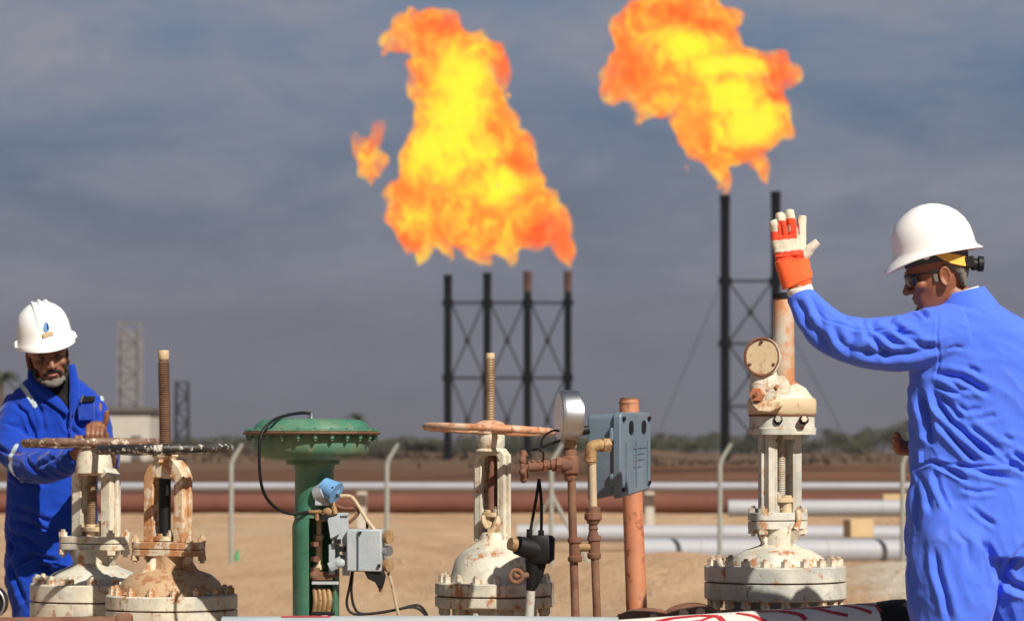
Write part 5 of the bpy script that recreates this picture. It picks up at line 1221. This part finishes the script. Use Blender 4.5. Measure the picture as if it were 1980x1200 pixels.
# glove
g = G()
g.rings([(557, 1541, 25, -2, 20), (548, 1540, 29, -2, 22), (525, 1536, 32, -2, 20), (503, 1532, 33, -2, 17), (490, 1529, 32.5, -1, 15), (470, 1525, 33, 0, 13), (460, 1524, 33, 0, 12), (455, 1524, 31, 0, 10)], 36, 2.6)
for pts, r in (([(1502, 2, 468), (1499, 0, 446), (1496, -4, 434), (1493.5, -3, 428)], [11, 10, 9.6, 8]), ([(1515, 0, 462), (1512, -4, 438), (1508, -5, 421), (1506.5, -3, 413)], [10, 9.4, 9.4, 8]),
               ([(1533, 0, 460), (1530, -4, 434), (1527, -5, 417), (1526, -3, 407)], [10, 9.6, 9.8, 8.5]), ([(1548, 2, 466), (1550, 4, 440), (1551, 6, 424), (1551.5, 6, 416)], [11, 9.4, 9, 8]),
               ([(1548, -2, 500), (1560, -6, 488), (1570, -10, 477), (1580, -12, 468)], [15, 11.5, 9, 7])): g.spline(pts, r, 14, 5)
gv = fr.solid('glove', g, 0.0022, 3)
folds(fr, gv, [([(1490, 494), (1520, 491), (1555, 484)], 2.6, 3), ([(1496, 502), (1525, 497), (1560, 499)], 2.6, 3), ([(1515, 505), (1535, 499), (1560, 503)], 2.2, 2), ([(1507, 428), (1512, 462)], 2, 2.5), ([(1520, 425), (1523, 462)], 2, 2.5), ([(1540, 425), (1544, 470)], 2, 3)], 1.0)
wrinkle(fr, gv, 0.0015, 0.02, 8)
for nm in ('gloveorange', 'glovewhite', 'glovecuff'): gv.materials.append(M[nm])
def strapf(px, dp, py, nr): top = 466 - (px - 1488) * 0.085; bt = 491 - (px - 1488) * 0.11; return (py > top) & (py < bt)
paint(fr, gv, [(1, strapf), (1, lambda px, dp, py, nr: (px < 1503) & (py < 448) & (px < 1504)), (1, lambda px, dp, py, nr: (px >= 1500) & (px < 1517.5) & (py < 428)), (1, lambda px, dp, py, nr: (px >= 1516) & (px < 1541) & (py < 423)),
    (1, lambda px, dp, py, nr: (px > 1540.5) & (py < 476)), (1, lambda px, dp, py, nr: (px > 1552) & (py < 500)), (1, lambda px, dp, py, nr: (dp > 2) & (py < 500)), (1, lambda px, dp, py, nr: (((px - 1524) / 3.2) ** 2 + ((py - 443) / 8) ** 2 < 1)),
    (2, lambda px, dp, py, nr: py > 503 + ((px - 1540) / 22) ** 2)])
ob = fr.part('glove', gv, ['gloveorange', 'glovewhite', 'glovecuff'])
g = G(); g.rings([(558, 1537, 29, -2, 24), (548, 1537, 30, -2, 23.5), (525, 1534, 32.5, -2, 21.5), (504, 1531, 33.5, -2, 18.5), (503, 1531, 32, -2, 17)], 40, 2.6).tilt(-5, 1536, 505)
for i, (x, d, y) in enumerate(g.v):
    if y > 540: g.v[i] = (x, d, y - (x - 1515) * 0.34)
fr.part('glove_cuff', g, 'glovecuff', ob)
for x, d in ((1846, -30), (2012, 50)): fr.part('boot', G().rings([(bot - 60, x, 34, d, 34), (bot - 30, x, 32, d, 36), (bot - 22, x - 10, 38, d + 4, 34), (bot - 8, x - 22, 58, d + 6, 34), (bot + 2, x - 24, 60, d + 6, 35)], 28, 2.4), 'boot', bevel=1)

# --- left worker turning the rusty handwheel, seen from the front
fr = Fr('person', 'bearded person in royal blue coverall and white ridged helmet turning the rusty brown handwheel', 'person', 105, 11.4)
bot = HY + (CZ - GZ) / fr.s
def A(x, d, y): k = (fr.d + d * fr.s) / fr.d; return (HX + (x - HX) * k, d, HY + (y - HY) * k)
f = xf(fr, 100, -50, 689, 15, 6, -10)
g = G(); head_geo(g, f, 1.0, neck=((0, 14, 60), (0, 50, 110), (-4, 96, 170)))
g.rings([(720, 105, 30, 0, 28), (780, 106, 50, 0, 34), (900, 106, 56, 0, 38), (1060, 106, 58, 0, 40)], 20)
g.spline([(40, -5, 790), (28, -30, 850), A(46, -110, 895), A(120, -220, 892), A(158, -262, 874)], [26, 24, 22, 16, 13], 14)
g.spline([(178, -5, 780), (198, -20, 840), A(208, -90, 893), A(205, -190, 862), A(192, -248, 832)], [24, 22, 20, 15, 12.5], 14)
g.ball(*A(187, -262, 827), (20, 13, 13), 16, 10)                # hand on the rim, thumb up
for i, x in enumerate((170, 179, 188, 197)): g.spline([A(x + 1, -262, 824), A(x, -278, 829 - (i == 1)), A(x - 1, -288, 840), A(x - 1, -284, 851)], [5.2, 5.0, 4.6, 3.8], 9, 4)
g.spline([A(198, -262, 826), A(205, -268, 813), A(206, -271, 801), A(207, -273, 793)], [6.5, 5.6, 5.0, 3.8], 10)
g.ball(*A(160, -268, 870), (17, 13, 12), 16, 10)
for x in (148, 157, 166, 175): g.spline([A(x + 2, -268, 864), A(x, -280, 852), A(x - 1, -276, 842)], [5, 4.8, 4], 9, 4)
for x0, x1 in ((76, 70), (140, 146)): g.spline([(x0, -4, 1060), (x0, -8, 1200), (x1, -4, bot - 24)], [36, 28, 20], 14)
body = fr.solid('body', g, 0.0030, 3); dents(fr, body, f, EYES)
bo = fr.part('body', body, 'skindark')
for s_ in (-1, 1): fr.part('eye', moved(G().ball(s_ * 31, -73, 3, 11), f), 'eye', bo)
hr = [(-60, 76, -86, 100), (-30, 79, -60, 101), (-8, 78.5, -22, 98), (14, 75, -8, 93), (34, 71, 10, 84), (54, 62, 20, 70)]
g = moved(G().rings([(y, 0, w, (a + b) / 2, (b - a) / 2) for y, w, a, b in hr], 36, 2.2).box(-75, -66, -30, -6, -10, 50).box(66, 75, -30, -6, -10, 50), f)
hair = fr.solid('hair', g, 0.004, 2); wrinkle(fr, hair, 0.002, 0.008, 3); fr.part('hair', hair, 'hairblack')
def beard(pts, vox=0.0028):
    g = G()
    for q in pts: g.ball(*q[:3], q[3], 12, 8)
    me = fr.solid('beard', moved(g, f), vox, 2); wrinkle(fr, me, 0.002, 0.006, 4); return me
fr.part('beard', beard([(0, -84, 104, (24, 13, 15)), (-20, -76, 99, (16, 14, 15)), (20, -76, 99, (16, 14, 15)), (-36, -60, 92, (14, 18, 13)), (36, -60, 92, (14, 18, 13)), (0, -88, 90, (13, 7, 6))]), 'beardgrey')
for s_ in (-1, 1): fr.part('sideburn', beard([(s_ * 60, -30, 62, (10, 26, 26)), (s_ * 50, -46, 84, (12, 20, 12))]), 'hairblack')
fr.part('moustache', beard([(-8, -97, 53, (13, 8, 6.5)), (8, -97, 53, (13, 8, 6.5)), (-24, -88, 59, (12, 9, 7)), (24, -88, 59, (12, 9, 7)), (-32, -80, 70, (7, 8, 12)), (32, -80, 70, (7, 8, 12))]), 'hairblack')
fr.part('lips', moved(G().spline([(-18, -92, 69), (0, -99, 70), (18, -92, 69)], [3.5, 5.5, 3.5], 10), f), 'lips')
fr.part('eyebrows', moved(G().spline([(-46, -86, -16), (-30, -96, -21), (-12, -98, -15)], [3, 5, 4], 8).spline([(46, -86, -16), (30, -96, -21), (12, -98, -15)], [3, 5, 4], 8), f), 'hairblack')
rows = [(-44, 148, 118, 116), (-56, 133, 118, 114), (-66, 124, 118, 109), (-96, 122, 117, 106), (-126, 117, 113, 102), (-154, 106, 104, 94), (-177, 90, 88, 81), (-195, 67, 67, 61), (-208, 42, 42, 39), (-214, 20, 20, 18)]
hat = fr.part('helmet', helmet(fr, f, rows, 16), 'hat', ang=50)
for x in (-26, 0, 26):
    pr = [(a, y) for y, a in ((-112, -118), (-146, -108), (-176, -90), (-198, -62), (-211, -34), (-216, 0), (-211, 34), (-198, 62), (-168, 96))]
    g = G().spline([(x, a * .97, y - 1 + abs(x) * .14) for a, y in pr], [3, 6, 7, 7, 7, 7, 7, 6, 3], 8); fr.part('ridge', moved(g, f), 'hat', hat)
for s_ in (-1, 1): fr.part('side_tab', moved(G().prism([(s_ * 106, -84), (s_ * 120, -74), (s_ * 124, -54), (s_ * 108, -48)], -24, 26), f), 'hat', hat, bevel=1.5)
fr.part('headband', moved(G().rings([(-60, 0, 84, 0, 100), (-34, 0, 81, 0, 98)], 36, 2.1), f), 'hatunder', hat)
fe = lambda p: f((p[0] * 1.25, p[1] - 121.5 - (2.5 if p[2] > 11 else 0), p[2] * 1.25 - 118))
fr.part('blue_emblem', moved(G().prism([(0, -20), (7, -15), (9, 0), (6, 10), (-4, 12), (-9, 4), (-8, -6)], -1.5, 6), fe), 'bluecap', hat)
fr.part('emblem_dark_blue', moved(G().prism([(3, -15), (7, -12), (8, 0), (4, 9), (1, 4)], -2.6, 5), fe), 'royal', hat)  # darker blue piece set on the emblem
fr.part('sticker', moved(G().prism([(-16, 17), (17, 12), (18, 24), (2, 27), (-16, 29)], -1.5, 7), fe), 'ochre', hat)
# coverall
g = G()
g.rings([(716, 104, 34, -8, 34), (728, 104, 44, -8, 38), (742, 105, 64, -4, 42), (758, 106, 80, 0, 46), (785, 107, 92, 0, 54), (840, 106, 90, 0, 58), (900, 104, 88, 0, 60), (960, 101, 87, 0, 60), (1020, 99, 88, 0, 60), (1060, 98, 86, 0, 58), (1090, 98, 82, 0, 54)], 44, 2.3)
g.spline([(50, 0, 782), (36, -14, 815), (32, -40, 858), A(52, -100, 897), A(100, -180, 900), A(140, -235, 888), A(150, -245, 882)], [40, 38, 36, 35, 31, 24, 20], 20)
g.spline([(172, 0, 776), (186, -10, 810), (197, -26, 850), A(206, -80, 888), A(204, -150, 872), A(197, -215, 846), A(195, -228, 840)], [30, 29, 26, 26, 24, 19, 16], 20)
g.spline([(62, -2, 1060), (60, -8, 1110), (66, -8, 1180), (70, -6, 1260), (68, -4, bot - 36)], [50, 50, 42, 36, 32], 22)
g.spline([(136, -2, 1060), (140, -8, 1110), (144, -8, 1180), (148, -6, 1260), (148, -4, bot - 36)], [48, 48, 42, 36, 32], 22)
cov = fr.solid('coverall', g, 0.0048, 7)
Z1 = lambda pts: [(x / 1.875, 560 + y / 1.875) for x, y in pts]
FL = [(Z1([(60, 410), (110, 450), (135, 520), (150, 560)]), 4, 5), (Z1([(20, 480), (90, 500), (130, 540)]), 4, 3), (Z1([(10, 560), (60, 590), (130, 590)]), 4, 5), (Z1([(140, 600), (180, 650), (260, 680)]), 4, 5), (Z1([(150, 400), (170, 470), (180, 530)]), 3.5, 3),
      (Z1([(240, 430), (260, 500), (300, 530)]), 4, 4), (Z1([(300, 420), (290, 470), (320, 520)]), 3.5, 4), (Z1([(30, 640), (100, 690), (200, 700)]), 5, 5), (Z1([(30, 880), (110, 900), (190, 950)]), 5, 5), (Z1([(40, 900), (60, 940), (50, 960)]), 4, 5),
      (Z1([(60, 1010), (140, 960), (240, 985)]), 5, 7), (Z1([(150, 1000), (200, 990), (250, 1010)]), 4, 5), (Z1([(50, 980), (80, 1060), (110, 1150)]), 5, 5), (Z1([(40, 780), (120, 800), (220, 850)]), 5, 4), (Z1([(370, 400), (385, 470), (380, 530)]), 4, 4), (Z1([(60, 840), (140, 850), (230, 880)]), 4, 4), (Z1([(190, 640), (240, 620), (270, 600)]), 4, 4)]
folds(fr, cov, FL, 1.4); ridges(fr, cov, 0.011, 0.05, 20, 740, 960, 3); ridges(fr, cov, 0.013, 0.05, -10, 960, 1250, 5); wrinkle(fr, cov, 0.006, 0.09, 7, (1, 1, .7)); wrinkle(fr, cov, 0.0025, 0.03, 3)
for nm in ('royal', 'reflect', 'blackshirt'): cov.materials.append(M[nm])
paint(fr, cov, [(2, inpoly([(66, 700), (80, 742), (112, 768), (138, 790), (147, 806), (149, 770), (147, 700)], 10)), (1, band([(26, 751), (44, 744), (57, 757), (76, 784)], 8.5, 30)), (1, band([(180, 722), (192, 742), (200, 772)], 5.5, 30)), (1, band([(50, 862), (41, 880), (42, 905), (51, 928)], 9, 40))])
fr.part('coverall', cov, ['royal', 'reflect', 'blackshirt'])
g = G().spline([(66, -34, 712), (72, -50, 738), (96, -56, 760), (122, -59, 780), (140, -61, 798)], [6, 9, 11, 9, 4], 10, flat=.45); fr.part('lapel', g, 'royal')
g = G().spline([(144, -34, 706), (151, -48, 740), (152, -56, 770), (148, -60, 802)], [6, 9, 10, 4], 10, flat=.45); fr.part('lapel', g, 'royal')
fr.part('zip', G().tube([(146, -62, 800), (147, -63, 860), (144, -63, 900)], 1.6, 6), 'darkblue')
pk = fr.part('chest_pocket', G().prism([(158, 772), (190, 770), (190, 812), (160, 814)], -60, -50), 'royal', bevel=2)
fr.part('pocket_flap', G().prism([(165, 767), (191, 766), (191, 777), (170, 779)], -64, -48), 'black', bevel=1.5)
fr.part('pen', G().tube([(170, -64, 764), (166, -64, 778)], 2, 8), 'steel')
for x in (68, 148): fr.part('boot', G().rings([(bot - 46, x, 26, 0, 26), (bot - 22, x, 25, 0, 28), (bot - 16, x, 26, -10, 34), (bot - 5, x, 27, -18, 50), (bot + 2, x, 28, -18, 52)], 26, 2.4), 'boot', bevel=1)

# ------------------------------------------------------------------ haze
me = bpy.data.meshes.new('haze')
hx, hy0, hy1, hz0, hz1 = 1600, -60, 2870, -2.2, 160
me.from_pydata([(x, y, z) for x in (-hx, hx) for y in (hy0, hy1) for z in (hz0, hz1)], [], [(0, 1, 3, 2), (4, 6, 7, 5), (0, 4, 5, 1), (2, 3, 7, 6), (0, 2, 6, 4), (1, 5, 7, 3)])
m = bpy.data.materials.new('haze'); m.use_nodes = True; m.node_tree.nodes.clear(); n = N(m.node_tree)
n.t.links.new(n.n('ShaderNodeVolumePrincipled', {'Color': (0.80, 0.82, 0.92), 'Density': 0.00008}).outputs[0], n.n('ShaderNodeOutputMaterial').inputs['Volume'])
me.materials.append(m)
o = bpy.data.objects.new('haze', me); COL.objects.link(o); props(o, 'thin dusty haze in the far air', 'haze', None, 'stuff')
